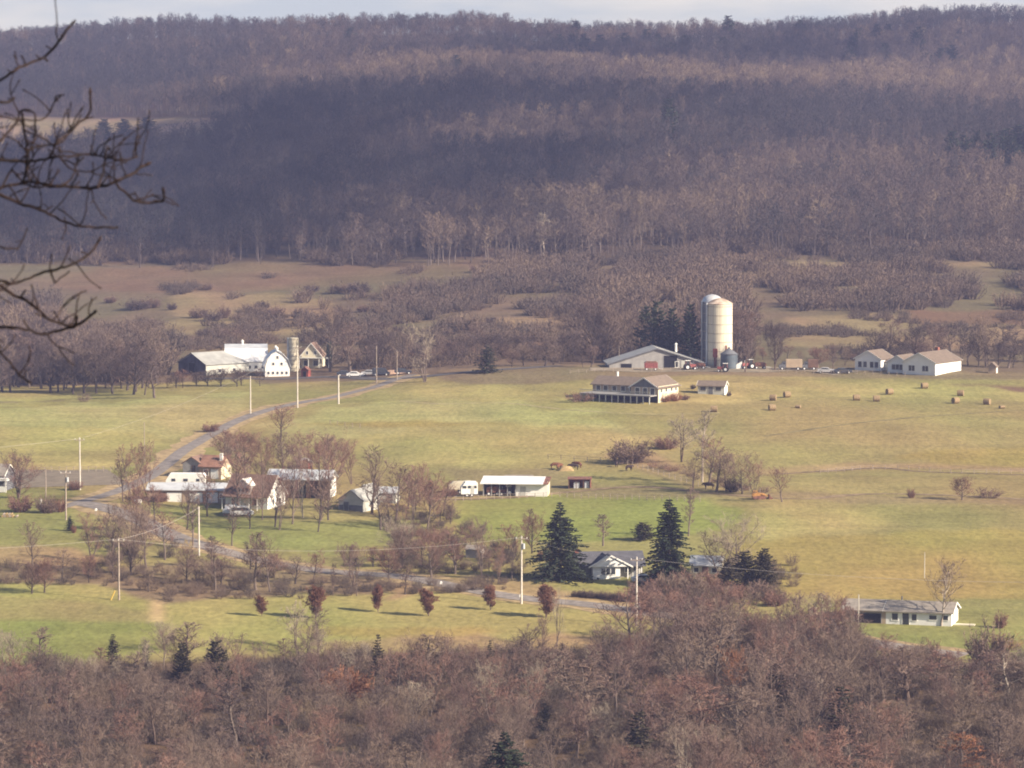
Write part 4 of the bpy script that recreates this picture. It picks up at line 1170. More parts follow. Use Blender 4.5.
block(b, 0, 0, 2.0, 2.0, 1.7, 2.6, 'y', 'tanwall', 'roof_tan', oh=.25); opening(b, 'right', (0, 0, 2.0, 2.0), 0, 0, .9, 1.4, 'door', 'trim', 'white')

# ---- barns on the left
p = at(206, 375.5); s = F / p.y
b = thing('grey_barn', 'long weathered grey barn with a dark gable end, nearest the left treeline', 'barn', p, R(42))
block(b, 8.0, 6.0, 16.0, 12.0, 2.9, 5.6, 'x', 'ltgrey', 'metal_dull', oh=.4); bl = (8.0, 6.0, 16.0, 12.0)
mb = MB(); mb.prism([(.1, -1.0), (11.9, -1.0), (11.9, 2.85), (6, 5.4), (.1, 2.85)], -.05, -.01, 'x'); mb.build('gable_shade', mat('gable_shade_blue', (.085, .09, .12), var=.3, scale=.6), b)  # blue-black sheet paints the shade on the left gable end
opening(b, 'left', bl, 0, 0, 2.6, 3.0, 'opening', 'dkgrey', 'inside_shade', off=.05)
opening(b, 'front', bl, -3.4, .6, 1.0, .9); opening(b, 'front', bl, 1.5, .6, 1.0, .9)
p = at(277.5, 376.5); s = F / p.y
b = thing('gambrel_barn', 'bright white gambrel roofed dairy barn with two roof vents', 'barn', p, R(7))
Wg = 6.5; Lg = 8.0
def gam(wd, ex=0): return [(-wd/2 - ex, 2.4), (-wd * .40 - ex * .7, 4.4), (-wd * .22, 5.9), (0, 6.6 + ex * .4), (wd * .22, 5.9), (wd * .40 + ex * .7, 4.4), (wd/2 + ex, 2.4)]
mb = MB(); mb.prism([(-Wg/2, -1.5)] + gam(Wg) + [(Wg/2, -1.5)], 0, Lg, 'y'); mb.build('wall', M['white'], b)
pr = gam(Wg, .3); mb = MB(); mo = MB()
for k in range(6):
    a_, c_ = pr[k], pr[k + 1]
    q = [(a_[0], a_[1] + .03), (c_[0], c_[1] + .03), (c_[0] * 1.0, c_[1] + .18), (a_[0] * 1.02, a_[1] + .18)]
    (mb if k in (0, 1, 4, 5) else mo).prism(q, -.3, Lg + .3, 'y')
rf = mb.build('roof', M['metal_white'], b); mo.build('ridge_roof', M['metal'], rf)
for u in (-2.4, -1.2, 0, 1.2, 2.4): opening(b, 'front', (0, Lg/2, Wg, Lg), u, .6, .6, .7)
for z_, us in ((3.0, (-1.1, 1.1)), (4.7, (0,))):
    for u in us: opening(b, 'front', (0, Lg/2, Wg, Lg), u, z_, .6, .7)
for y_ in (2.0, 6.5):
    v = MB(); v.tube((0, y_, 6.3), (0, y_, 7.3), .35, .3, 8); v.lathe([(.5, 7.3), (.05, 7.8)], (0, y_), n=10); v.build('roof_vent', M['trim'], b)
p = at(246, 375) + Vector((0, 11, .3)); 
b = thing('white_barn', 'white barn with a steep bright metal roof between the grey barn and the gambrel end', 'barn', p, R(4))
mb = MB(); mb.prism([(0, -1.5), (8.5, -1.5), (8.5, 4.9), (6.2, 6.6), (2.6, 5.6), (0, 2.5)], -6.2, 5.0, 'x'); mb.build('wall', M['white'], b)
mb = MB(); mb.prism([(-.3, 2.38), (2.6, 5.62), (2.6, 5.78), (-.3, 2.54)], -6.4, 5.2, 'x'); rf = mb.build('roof', M['metal_white'], b)
mb = MB(); mb.prism([(2.6, 5.64), (6.2, 6.64), (8.7, 4.9), (8.7, 5.06), (6.2, 6.84), (2.6, 5.82)], -6.4, 5.2, 'x'); mb.build('ridge_roof', M['metal'], rf)
for u in (-1.6, .2, 2.0, 3.8): opening(b, 'front', (0, 4, 11, 8), u, .6, .8, .8)
v = MB(); v.tube((-1.6, 6.2, 6.4), (-1.6, 6.2, 7.5), .35, .3, 8); v.lathe([(.5, 7.5), (.05, 8.0)], (-1.6, 6.2), n=10); v.build('roof_vent', M['trim'], b)
silo('slim pale silo with a flat top beside the gambrel barn', 293.5, 371, 5.2, 338.5, 0, 'cream', 'cream', 8, flat=True)
p = at(311, 368); s = F / p.y
b = thing('farmhouse', 'cream farmhouse with a steep gable and wide porch roof behind the slim silo', 'house', p, R(-6))
block(b, 0, 4, 5.4, 7, 3.4, 6.6, 'y', 'cream', 'roof_brown', oh=.4, rake='trim'); bl = (0, 4, 5.4, 7)
for u in (-1.1, 1.1): opening(b, 'front', bl, u, 3.6, .6, .9)
for u in (-1.4, 1.2): opening(b, 'front', bl, u, .6, 1.2, 1.4, pane='glass')
mb = MB(); mb.box((1.0, -.4, 2.75), (8.4, 2.4, .14)); mb.build('porch_roof', M['ltgrey'], b)
for x in (-3, -.5, 2.4, 5.0):
    mb = MB(); mb.tube((x, -1.4, -.6), (x, -1.4, 2.68), .08, .08, 6); mb.build('porch_post', M['trim'], b)
p = at(306, 376.5)
b = thing('red_shed', 'tiny red tool shed on the lane below the cream farmhouse', 'shed', p, R(-20))
block(b, 0, 0, 2.0, 1.8, 1.7, 2.5, 'y', 'redwood', 'rust', oh=.15); opening(b, 'front', (0, 0, 2.0, 1.8), 0, 0, .8, 1.4, 'door', 'brownwood', 'inside_shade')
car(345, 376, 'dark car on the lane, leftmost of the crest cars', 'carpaint_d', R(5))
car(355, 377, 'white car parked next to the leftmost dark car', 'carpaint_w', R(0))
car(370, 375.5, 'silver car left of the tall crest pole', 'carpaint_s', R(-4))
car(381, 375.5, 'dark van immediately right of the tall crest pole', 'carpaint_d', R(3), 'van')
car(403, 374, 'dark car where the hill road meets the crest', 'carpaint_d', R(10))
p = at(391, 374)
b = thing('stone_pile', 'low heap of pinkish soil on the crest beside the road', 'soil heap', p)
mb = MB(); vs = []; n1, n2 = 26, 7
for i in range(n1):
    for j in range(n2):
        x = (i / (n1 - 1) - .5) * 10; y = (j / (n2 - 1) - .5) * 3.4
        vs.append((x, y, -.3 + 1.25 * max(0, 1 - (x / 5) ** 2) * max(0, 1 - (y / 1.7) ** 2) * (.7 + .6 * float(vnoise(x * 1.3 + 9, y * 1.7 + 4, 3)))))
mb.add(vs, [(i * n2 + j, (i + 1) * n2 + j, (i + 1) * n2 + j + 1, i * n2 + j + 1) for i in range(n1 - 1) for j in range(n2 - 1)]); mb.build('heap', mat('pink_soil', (.42, .28, .20), var=.2, scale=1), b)

# ---- hamlet on the left
p = at(200, 479); s = F / p.y
b = thing('grey_house', 'grey and tan house with a rusty orange roof and white chimney beside the hill road', 'house', p, R(-16))
block(b, -2.2, 4, 4.0, 6, 3.1, 4.4, 'y', 'grey', 'roof_brown', oh=.3); opening(b, 'front', (-2.2, 4, 4.0, 6), .4, 1.3, .7, 1.3, fr='brownwood')
block(b, 2.2, 3.6, 4.6, 6.4, 2.7, 4.6, 'x', 'tanwall', 'roof_orange', oh=.4); bl = (2.2, 3.6, 4.6, 6.4)
opening(b, 'front', bl, -1.0, .8, .9, 1.2); opening(b, 'front', bl, .9, .1, 1.4, 1.9, 'door', 'trim', 'white')
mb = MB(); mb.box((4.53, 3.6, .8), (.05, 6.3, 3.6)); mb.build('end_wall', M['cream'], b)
mb = MB(); mb.box((4.0, 2.2, 3.7), (.6, .6, 3.2)); mb.build('chimney', M['trim'], b)
p = at(186, 482); 
def camper(px, py, L, H_, label, rz, wallm='white', dz=0):
    p = at(px, py); o = thing('camper_trailer', label, 'camper', p + Vector((0, 0, dz)), rz)
    mb = MB(); mb.prism([(-L/2, .6), (L/2, .6), (L/2, H_ - .25), (L/2 - .3, H_), (-L/2 + .9, H_), (-L/2, H_ * .62)], -1.1, 1.1, 'y'); bd = mb.build('body', M[wallm], o)
    for u, w_ in ((-L * .3, .8), (0.1, .9), (L * .33, .7)):
        w1 = MB(); w1.box((u, -1.12, H_ * .66), (w_, .05, .55)); w1.build('window', M['glass'], o)
    w1 = MB(); w1.box((L * .18, -1.13, 1.45), (.7, .05, 1.6)); w1.build('door', M['ltgrey'], o)
    for x in (-.5, .5): wheel(o, x, -1.0, .36, .2); wheel(o, x, 1.0, .36, .2)
    mb = MB(); mb.tube((-L/2, 0, .6), (-L/2 - 1.2, 0, .5), .06); mb.build('tow_bar', M['dkgrey'], o)
    return o
camper(186, 492, 8.0, 3.9, 'long white camper showing above the garage roof', R(-4))
p = at(187, 502.5); s = F / p.y
b = thing('garage_row', 'long low cream garage row with a pale metal roof and white doors', 'garage', p, R(-4))
block(b, 0, 3.6, 15.8, 6.6, 2.5, 3.5, 'x', 'tanwall', 'metal', oh=.45); bl = (0, 3.6, 15.8, 6.6)
for u, w_, pn in ((-2.6, 3.0, 'white'), (1.8, 2.6, 'white'), (5.0, 2.4, 'white')): opening(b, 'front', bl, u, 0, w_, 2.0, 'garage', 'brownwood', pn)
opening(b, 'front', bl, -5.0, 0, .9, 1.9, 'door', 'brownwood', 'brownwood')
opening(b, 'front', bl, 7.0, .9, .8, .8)
p = at(246, 509); s = F / p.y
b = thing('dormer_house', 'brown roofed house with a white dormer and a bright white gable end', 'house', p, R(-24))
block(b, 0, 4, 9.4, 7.6, 2.8, 6.4, 'x', 'white', 'roof_brown', oh=.4, rake='trim'); bl = (0, 4, 9.4, 7.6)
mb = MB(); mb.prism([(-2.2, 2.6), (.8, 2.6), (.8, 4.6), (-.7, 5.7), (-2.2, 4.6)], .1, 3.6, 'y'); dm = mb.build('dormer', M['white'], b)
mb = MB(); mb.prism([(-2.5, 4.5), (-.7, 5.84), (-.7, 6.0), (-2.5, 4.66)], -.2, 3.8, 'y'); mb.prism([(-.7, 5.84), (1.1, 4.5), (1.1, 4.66), (-.7, 6.0)], -.2, 3.8, 'y'); mb.build('dormer_roof', M['trim'], dm)
for u in (-1.6, -.7, .2):
    w1 = MB(); w1.box((u, .06, 3.8), (.6, .05, .9)); w1.build('window', M['glass'], b)
mb = MB(); mb.box((-.5, -.9, 2.5), (8.6, 2.2, .14)); mb.build('porch_roof', M['roof_brown'], b)
for x in (-4.4, -2.4, -.4, 1.6, 3.4):
    mb = MB(); mb.tube((x, -1.8, -.5), (x, -1.8, 2.43), .09, .09, 6); mb.build('porch_post', M['trim'], b)
for u in (-3, 1.8): opening(b, 'front', bl, u, .8, 1.0, 1.2)
opening(b, 'right', bl, -1.4, .8, .8, 1.1); opening(b, 'right', bl, 1.4, .8, .8, 1.1); opening(b, 'right', bl, 0, 3.4, .7, .9)
car(242, 516, 'white car parked in front of the dormer house', 'carpaint_w', R(4), 'van')
car(230, 514, 'white pickup at the left corner of the dormer house', 'carpaint_w', R(80), 'pickup')
p = at(297, 499); s = F / p.y
b = thing('long_barn', 'long barn with a pale metal roof, open dark front and white end behind bare trees', 'barn', p, R(-10))
block(b, 0, 4.5, 12.6, 6.6, 3.9, 5.4, 'x', 'brownwood', 'metal', oh=.5); bl = (0, 4.5, 12.6, 6.6)
for u in (-4.2, 0, 4.2): opening(b, 'front', bl, u, 0, 3.2, 2.8, 'opening', 'brownwood', 'inside_shade')
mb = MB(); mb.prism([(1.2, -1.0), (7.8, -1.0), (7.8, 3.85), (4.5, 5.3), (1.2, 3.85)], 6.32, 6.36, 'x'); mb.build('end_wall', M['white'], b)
p = at(305, 468)
b = thing('red_shed', 'small red shed with white roof edges behind the long barn', 'shed', p, R(5))
block(b, 0, 0, 3.2, 2.6, 1.3, 2.0, 'y', 'redwood', 'metal_white', oh=.3); opening(b, 'front', (0, 0, 3.2, 2.6), 0, 0, 1.0, 1.2, 'door', 'brownwood', 'brownwood')
p = at(352, 511); s = F / p.y
b = thing('grey_shed', 'grey gabled shed with a dark base right of the long barn', 'shed', p, R(-24))
block(b, -.3, 3.4, 5.4, 6.6, 2.1, 4.0, 'y', 'ltgrey', 'metal_dull', oh=.25, rake='grey'); bl = (-.3, 3.4, 5.4, 6.6)
mb = MB(); mb.box((-.3, .08, .3), (5.2, .05, 1.7)); mb.build('lower_panel', M['dkgrey'], b)
opening(b, 'front', bl, -1.0, 0, 1.0, 1.7, 'door', 'grey', 'dkgrey', off=.04); opening(b, 'right', bl, 0, .8, 1.2, .7)
p = at(363, 506)
b = thing('grey_shed', 'second smaller grey shed joined behind the gabled one', 'shed', p, R(-24))
block(b, 0, 2.2, 3.4, 4.2, 2.6, 4.1, 'y', 'grey', 'metal_dull', oh=.2); opening(b, 'right', (0, 2.2, 3.4, 4.2), 0, .8, .9, .8)
p = at(387, 503)
b = thing('old_shed', 'pale weathered shed half hidden behind trees right of the grey sheds', 'shed', p, R(-12))
block(b, 0, 1.5, 3.6, 3.0, 2.0, 3.0, 'x', 'ltgrey', 'metal', oh=.2); opening(b, 'front', (0, 1.5, 3.6, 3.0), .6, .0, .9, 1.6, 'door', 'grey', 'dkgrey')
camper(469, 496.5, 3.4, 3.1, 'short white camper with a dark window left of the long open shed', R(6))
p = at(461, 495); 
b = thing('equipment_trailer', 'low cream enclosed trailer tucked behind the short camper', 'trailer', p + Vector((0, 3.0, 0)), R(3))
mb = MB(); mb.prism([(-2.6, .9), (2.0, .9), (2.0, 2.6), (-1.6, 2.5), (-2.6, 1.9)], -1, 1, 'y'); mb.build('body', M['cream'], b); wheel(b, -.3, -1.0, .4); wheel(b, -.3, 1.0, .4)
# long open fronted shed
p = at(515, 496.5); s = F / p.y
b = thing('open_shed', 'long pole shed with pale metal roof, open bays left, white siding right', 'shed', p, R(-7))
L_ = 13.2
mb = MB(); mb.box((-L_/4, 4.4, 1.1), (L_/2, .15, 3.6)); mb.box((-L_/2 + .08, 2.4, 1.1), (.15, 4.0, 3.4)); mb.build('back_wall', M['brownwood'], b)
mb = MB(); mb.box((L_/4, 2.4, .9), (L_/2, 4.1, 3.6)); mb.build('wall', M['white'], b)
mb = MB(); mb.box((L_/2 + .03, 2.4, 1.1), (.05, 4.0, 3.9)); mb.build('end_wall', M['cream'], b)
for k in range(5):
    mb = MB(); mb.box((-L_/2 + .1 + k * L_/8 * 1.0, .1, .9), (.2, .2, 3.6)); mb.build('post', M['grey'], b)
mb = MB(); mb.prism([(-.7, 2.55), (4.9, 3.55), (4.9, 3.7), (-.7, 2.7)], -L_/2 - .5, L_/2 - .8, 'x'); rf = mb.build('roof', M['metal_white'], b)
mb = MB(); mb.prism([(-.5, 2.58), (4.9, 3.55), (4.9, 3.68), (-.5, 2.71)], L_/2 - .8, L_/2 + .3, 'x'); mb.build('rusty_sheet', M['rust'], rf)
opening(b, 'front', (L_/4, 2.4, L_/2, 4.1), -1.7, 0, .9, 1.9, 'door', 'ltgrey', 'ltgrey')
tractor(506, 495.5, 'old rusty tractor parked inside the open bays of the long shed', R(190), .8, 'rust')
wagon(493, 495.5, 2.6, 1.4, .8, 'small brown wagon in the leftmost bay of the long shed', 'rust')
p = at(519, 481)
b = thing('low_shed', 'low dark shed roof just behind the long open shed', 'shed', p, R(-3))
block(b, 0, 0, 5.6, 2.5, .6, 1.1, 'x', 'dkgrey', 'roof_grey', oh=.2); opening(b, 'right', (0, 0, 5.6, 2.5), 0, 0, .8, .6, 'door', 'grey', 'inside_shade')
p = at(579.5, 488.5); s = F / p.y
b = thing('cattle_shelter', 'maroon open cattle shelter standing alone in the pasture', 'shelter', p, R(-3))
mb = MB(); mb.box((0, 2.2, .8), (4.6, .12, 2.6)); mb.box((-2.25, 1.1, .8), (.12, 2.2, 2.6)); mb.box((2.25, 1.1, .8), (.12, 2.2, 2.6)); mb.build('wall', M['redwood'], b)
mb = MB(); mb.prism([(-.3, 1.9), (2.5, 2.15), (2.5, 2.25), (-.3, 2.0)], -2.5, 2.5, 'x'); mb.build('roof', M['rust'], b)
mb = MB(); mb.box((-.6, .4, .5), (1.2, .1, 1.6)); mb.box((1.5, .3, .6), (.9, .1, 1.8)); mb.build('gate', M['metal'], b)
mb = MB()
for x in (-2.2, -.7, .8, 2.2): mb.box((x, 0, .6), (.14, .14, 2.6))
mb.build('front_posts', M['brownwood'], b)

# ---- cattle
M['cow_brown'] = mat('brown_hide', (.17, .075, .045), var=.25, scale=1)
M['cow_dark'] = mat('dark_hide', (.045, .03, .028), var=.25, scale=1)
M['hay'] = mat('hay', (.36, .26, .13), var=.2, scale=4)
def cow_mesh(m):
    me = bpy.data.meshes.new('cow'); 
    V_ = [(0,0,1.15),(-.5,0,1.2),(-.95,0,1.18),(.5,0,1.18),(.85,0,1.25),(1.15,0,1.3),(1.4,0,1.2),(1.62,0,1.0),(-1.12,0,1.05),(-1.18,0,.55)]
    Rd = [.40,.42,.34,.42,.32,.2,.17,.10,.05,.04]; E_ = [(0,1),(1,2),(0,3),(3,4),(4,5),(5,6),(6,7),(2,8),(8,9)]
    for x, y, bx in ((-.88,.2,2),(-.88,-.2,2),(.72,.2,4),(.72,-.2,4)):
        i = len(V_); V_ += [(x, y, .8), (x + (.08 if x < 0 else -.02), y, .42), (x, y, 0.02)]; Rd += [.17, .08, .06]; E_ += [(bx, i), (i, i+1), (i+1, i+2)]
    i = len(V_); V_ += [(1.3,.24,1.3),(1.3,-.24,1.3)]; Rd += [.05,.05]; E_ += [(6,i),(6,i+1)]
    me.from_pydata(V_, E_, [])
    o = bpy.data.objects.new('tmp', me); COL.objects.link(o)
    md = o.modifiers.new('skin', 'SKIN'); sv = me.skin_vertices[0].data
    for k, r_ in enumerate(Rd): sv[k].radius = (r_, r_)
    sv[0].use_root = True
    sb = o.modifiers.new('sub', 'SUBSURF'); sb.levels = 1; sb.render_levels = 1
    dg = bpy.context.evaluated_depsgraph_get(); dg.update()
    out = bpy.data.meshes.new_from_object(o.evaluated_get(dg)); out.name = 'cow'
    out.materials.clear(); out.materials.append(m)
    bpy.data.objects.remove(o); return out
CM = {'b': cow_mesh(M['cow_brown']), 'd': cow_mesh(M['cow_dark'])}
def cow(px, py, label, k='b', rz=0.0, sc=.9):
    o = link('cow', CM[k]); o.location = at(px, py); o.rotation_euler = (0, 0, rz); o.scale = (sc,) * 3; return tag(o, label, 'cow')
cow(555, 469, 'brown cow at the left of the hay pile on the pasture', 'b', R(10))
cow(559.5, 470, 'brown cow with its head at the left side of the hay pile', 'b', R(60))
cow(574, 470, 'dark cow at the right of the hay pile on the pasture', 'd', R(185))
cow(577.5, 468, 'brown cow standing behind the dark cow by the hay pile', 'b', R(150))
cow(616.5, 467, 'dark cow alone on the pasture above the field track', 'd', R(85), .8)
cow(629, 471, 'dark cow standing alone right below the brown hillside bush', 'd', R(40), .85)
cow(709, 489.5, 'dark cow in the shade of the bare trees by the fence', 'd', R(175), .95)
p = at(566, 470.5); mb = MB()
vs = []; n1, n2 = 18, 9
for i in range(n1):
    for j in range(n2):
        x = (i / (n1 - 1) - .5) * 3.6; y = (j / (n2 - 1) - .5) * 2.4
        vs.append((x, y, -.25 + 1.25 * max(0, 1 - (x / 1.8) ** 2) ** .6 * max(0, 1 - (y / 1.2) ** 2) ** .6 * (.75 + .5 * float(vnoise(x * 2 + 5, y * 2 + 5, 8)))))
mb.add(vs, [(i * n2 + j, (i + 1) * n2 + j, (i + 1) * n2 + j + 1, i * n2 + j + 1) for i in range(n1 - 1) for j in range(n2 - 1)])
o = mb.build('hay_pile', M['hay']); o.location = p; tag(o, 'tan hay pile between the brown cattle', 'hay pile')
# yellow loader
p = at(759, 499); s = F / p.y
b = thing('crawler_loader', 'orange yellow crawler loader parked on the field track', 'loader', p, R(4)); b.scale = (.85,) * 3
mb = MB(); mb.prism([(-1.6, .6), (1.2, .6), (1.3, 1.35), (-.1, 1.45), (-.5, 1.5), (-1.7, 1.3)], -.7, .7, 'y'); mb.build('body', M['yellow'], b)
for sy in (-1, 1):
    mb = MB(); pr = [(1.5 * math.cos(a) * 1.1, .42 + .42 * math.sin(a)) for a in [k * math.pi / 8 for k in range(16)]]; mb.prism(pr, sy * .95 - .2, sy * .95 + .2, 'y'); mb.build('track', M['rust'], b)
mb = MB(); mb.box((-.9, 0, 1.9), (1.0, 1.1, .1)); 
for x in (-1.35, -.45):
    for y in (-.5, .5): mb.tube((x, y, 1.3), (x, y, 1.86), .04)
mb.build('canopy', M['yellow'], b)
mb = MB(); mb.tube((.6, -.8, 1.2), (2.4, -.8, .6), .12); mb.tube((.6, .8, 1.2), (2.4, .8, .6), .12); mb.build('lift_arm', M['yellow'], b)
mb = MB(); mb.prism([(2.3, .1), (3.1, .1), (3.2, .3), (2.6, .45), (2.5, 1.1), (2.3, 1.1)], -1.1, 1.1, 'y'); mb.build('bucket', M['rust'], b)

# ---- bungalow between the two spruces
p = at(607, 579); s = F / p.y
b = thing('bungalow', 'white bungalow with a bright front gable and dark roof between two tall spruces', 'house', p + Vector((.4, 0, 0)), R(8)); b.scale = (1.1, 1, 1.04)
block(b, 0, 5.2, 11.4, 7.0, 2.15, 4.0, 'x', 'grey', 'roof_dark', oh=.5); bl = (0, 5.2, 11.4, 7.0)
block(b, -.45, 2.6, 3.9 + .6, 5.0, 2.2, 3.85, 'y', 'white', 'roof_dark', oh=.25, rake='trim')
mb = MB(); mb.prism([(-2.95, 2.12), (3.4, 2.12), (.2, 3.75)], -.35, -.28, 'y'); mb.build('gable_panel', M['white'], b)
bg = (-.45, 2.6, 4.5, 5.0)
opening(b, 'front', bg, .3, .75, 2.3, 1.05, mull=2)
mb = MB(); mb.prism([(-3.1, 2.12), (.2, 3.9), (3.6, 2.12), (3.6, 2.26), (.2, 4.06), (-3.1, 2.26)], -.5, 3.0, 'y'); mb.build('gable_roof', M['roof_dark'], b)
mb = MB()
mb.prism([(-3.4, 1.92), (.2, 3.86), (3.8, 1.92), (3.8, 2.2), (.2, 4.16), (-3.4, 2.2)], -.56, -.51, 'y')
mb.build('rake_board', M['trim'], b)
for x in (3.0, 5.2):
    mb = MB(); mb.box((x, -.1, .8), (.16, .16, 2.6)); mb.build('porch_post', M['trim'], b)
mb = MB(); mb.box((3.9, 1.2, -.15), (3.8, 3.0, .2)); mb.build('porch_floor', M['ltgrey'], b)
mb = MB(); mb.prism([(-.4, 2.1), (3.2, 2.5), (3.2, 2.62), (-.4, 2.22)], 3.0, 5.9, 'x'); mb.build('porch_roof', M['roof_dark'], b)
opening(b, 'front', bl, 3.3, .9, .9, .9, fr='trim'); opening(b, 'front', bl, 4.6, 0, .9, 1.9, 'door', 'trim', 'dkgrey'); opening(b, 'front', bl, -4.2, .8, 1.1, .9, fr='grey')
mb = MB(); mb.box((-4.6, 5.0, 4.0), (.6, .6, 1.0)); mb.build('chimney', M['brick'], b)
car(659, 581, 'red pickup parked in the shade of the right spruce', 'carpaint_r', R(-80), 'pickup', name='pickup_truck', cat='pickup')
car(644, 582.5, 'white car low on the driveway beside the bungalow pole', 'carpaint_w', R(12))
p = at(705, 577); 
b = thing('small_house', 'small cream house with a pale grey roof right of the dark spruce', 'house', p, R(-12))
block(b, 0, 2.4, 5.2, 4.4, 2.1, 3.4, 'x', 'cream', 'metal', oh=.4); bl = (0, 2.4, 5.2, 4.4); opening(b, 'front', bl, 0, 0, .9, 1.8, 'door', 'brownwood', 'brownwood'); opening(b, 'front', bl, -1.6, .8, .8, .8); opening(b, 'front', bl, 1.6, .8, .8, .8)
p = at(473, 558)
b = thing('old_shed', 'small grey shed with a white corner among reddish trees by the lower road', 'shed', p, R(-20))
block(b, 0, 1.2, 2.9, 2.4, 1.5, 2.1, 'x', 'grey', 'roof_grey', oh=.2); opening(b, 'right', (0, 1.2, 2.9, 2.4), 0, 0, .8, 1.3, 'door', 'trim', 'white')

# ---- ranch house at the right
p = at(905, 624.5); s = F / p.y
b = thing('ranch_house', 'long white ranch house with a low grey roof and bright right gable', 'house', p + Vector((-.7, 0, 0)), R(-15))
block(b, 2.9, 3.6, 10.8, 7.0, 2.15, 3.4, 'x', 'white', 'roof_grey', oh=.45, rake='trim'); bl = (2.9, 3.6, 10.8, 7.0)
block(b, -6.1, 3.6, 7.2, 7.0, 2.15, 3.39, 'x', 'tanwall', 'roof_grey', oh=.44, wn_='garage_wall', rn='garage_roof'); bq = (-6.1, 3.6, 7.2, 7.0)
opening(b, 'front', bq, .6, 0.1, 4.4, 1.6, 'opening', 'grey', 'inside_shade')
opening(b, 'front', bl, -2.1, 0, 1.1, 1.9, 'door', 'trim', 'glass'); opening(b, 'front', bl, -3.9, .7, 1.0, 1.1); opening(b, 'front', bl, -.7, .7, .8, 1.1)
opening(b, 'front', bl, 2.4, .95, 1.2, .75); opening(b, 'front', bl, 4.4, .95, 1.0, .75)
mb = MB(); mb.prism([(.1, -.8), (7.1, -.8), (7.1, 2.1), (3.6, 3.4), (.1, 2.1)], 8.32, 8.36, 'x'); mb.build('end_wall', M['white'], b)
opening(b, 'right', bl, -1.2, .8, .9, 1.1, off=.05); opening(b, 'right', bl, 1.6, .0, .9, 1.9, 'door', 'trim', 'ltgrey', off=.05)
mb = MB(); mb.box((10.2, 2.2, .03), (3.4, 1.3, .22)); mb.build('doorstep', M['concrete'], b)
mb = MB(); mb.tube((-.6, 4.6, 3.2), (-.6, 4.6, 4.1), .12); mb.build('flue', M['dkgrey'], b)
p = at(827, 617.5)
b = thing('garden_wall', 'low pale masonry wall running left from the ranch house', 'wall', p, R(-3))
mb = MB(); mb.box((.6, 0, .3), (4.8, .3, 1.4)); mb.build('wall', M['tanwall'], b)
mb = MB(); mb.box((-2.3, 0, .5), (1.2, 1.2, 2.2)); mb.build('pillar', M['cream'], b)
# ---- house at left edge
p = at(-2, 492); s = F / p.y
b = thing('edge_house', 'white house with a dark roof cut off by the left picture edge', 'house', p, R(-14))
block(b, -2.0, 3, 6.6, 6, 3.4, 5.4, 'x', 'dkgrey', 'roof_grey', oh=.3, rake='trim'); bl = (-2, 3, 6.6, 6)
mb = MB(); mb.box((0.4, -.7, 2.7), (4.2, 1.6, .5)); mb.build('porch_roof', M['white'], b)
mb = MB(); mb.box((0.2, -1.3, .7), (3.6, .12, 1.2)); mb.build('porch_railing', M['white'], b)
for x in (-1.4, .6, 2.2):
    mb = MB(); mb.box((x, -1.25, .9), (.14, .14, 3.2)); mb.build('porch_post', M['trim'], b)
opening(b, 'front', bl, 1.2, 1.2, 1.0, 1.2)

# ---- hay bales
def bale_mesh():
    mb = MB(); r_ = random.Random(4); n = 20; R0 = .76
    ring = [R0 * (1 + r_.uniform(-.03, .03)) for _ in range(n)]
    prof = [(-.78, .86), (-.76, .97), (-.4, 1.0), (0, 1.01), (.4, 1.0), (.76, .97), (.78, .86)]
    vs = []
    for x, f in prof:
        for k in range(n):
            a = 2 * math.pi * k / n; rr = ring[k] * f; z = R0 * .96 + rr * math.sin(a)
            vs.append((x, rr * math.cos(a), max(z, -.02)))
    fs = [(i * n + k, i * n + (k + 1) % n, (i + 1) * n + (k + 1) % n, (i + 1) * n + k) for i in range(6) for k in range(n)]
    fs += [tuple(range(n - 1, -1, -1)), tuple(range(6 * n, 7 * n))]
    mb.add(vs, fs); return mb.mesh('hay_bale', mat('round_bale_straw', (.27, .195, .11), var=.35, scale=5, stretch=(1, 3, 3)))
BM = bale_mesh()
BL = [(773,400.5,'bale above the lowest left bale, left of its neighbour'),(787,397.5,'upper right bale of the cluster of three near the left of the field'),(772,410.5,'lowest bale of the cluster of three near the left of the field'),
      (798,408,'small flattened bale right of the cluster of three'),(856.5,400.5,'left bale of the low pair in the field centre'),(876.5,401.5,'right bale of the low pair in the field centre'),
      (889.5,394.5,'bale just above the low pair in the field centre'),(924.5,388.5,'highest bale, below the white farmhouse'),(960.5,396,'upper bale of the right hand trio'),
      (955.5,403.5,'lower left bale of the right hand trio'),(987,404.5,'rightmost full bale of the right hand trio'),(714,412,'single tall looking bale below the grey garden shed'),(1002,408.5,'broken low bale at the far right of the field')]
for x, y, lb in BL:
    o = link('hay_bale', BM); o.location = at(x, y); o.rotation_euler = (0, 0, R(rng.uniform(-35, 35)))
    if 'small' in lb or 'broken' in lb: o.scale = (.8, .8, .5)
    tag(o, 'round straw ' + lb, 'hay bale', 'round hay bales on the green field')

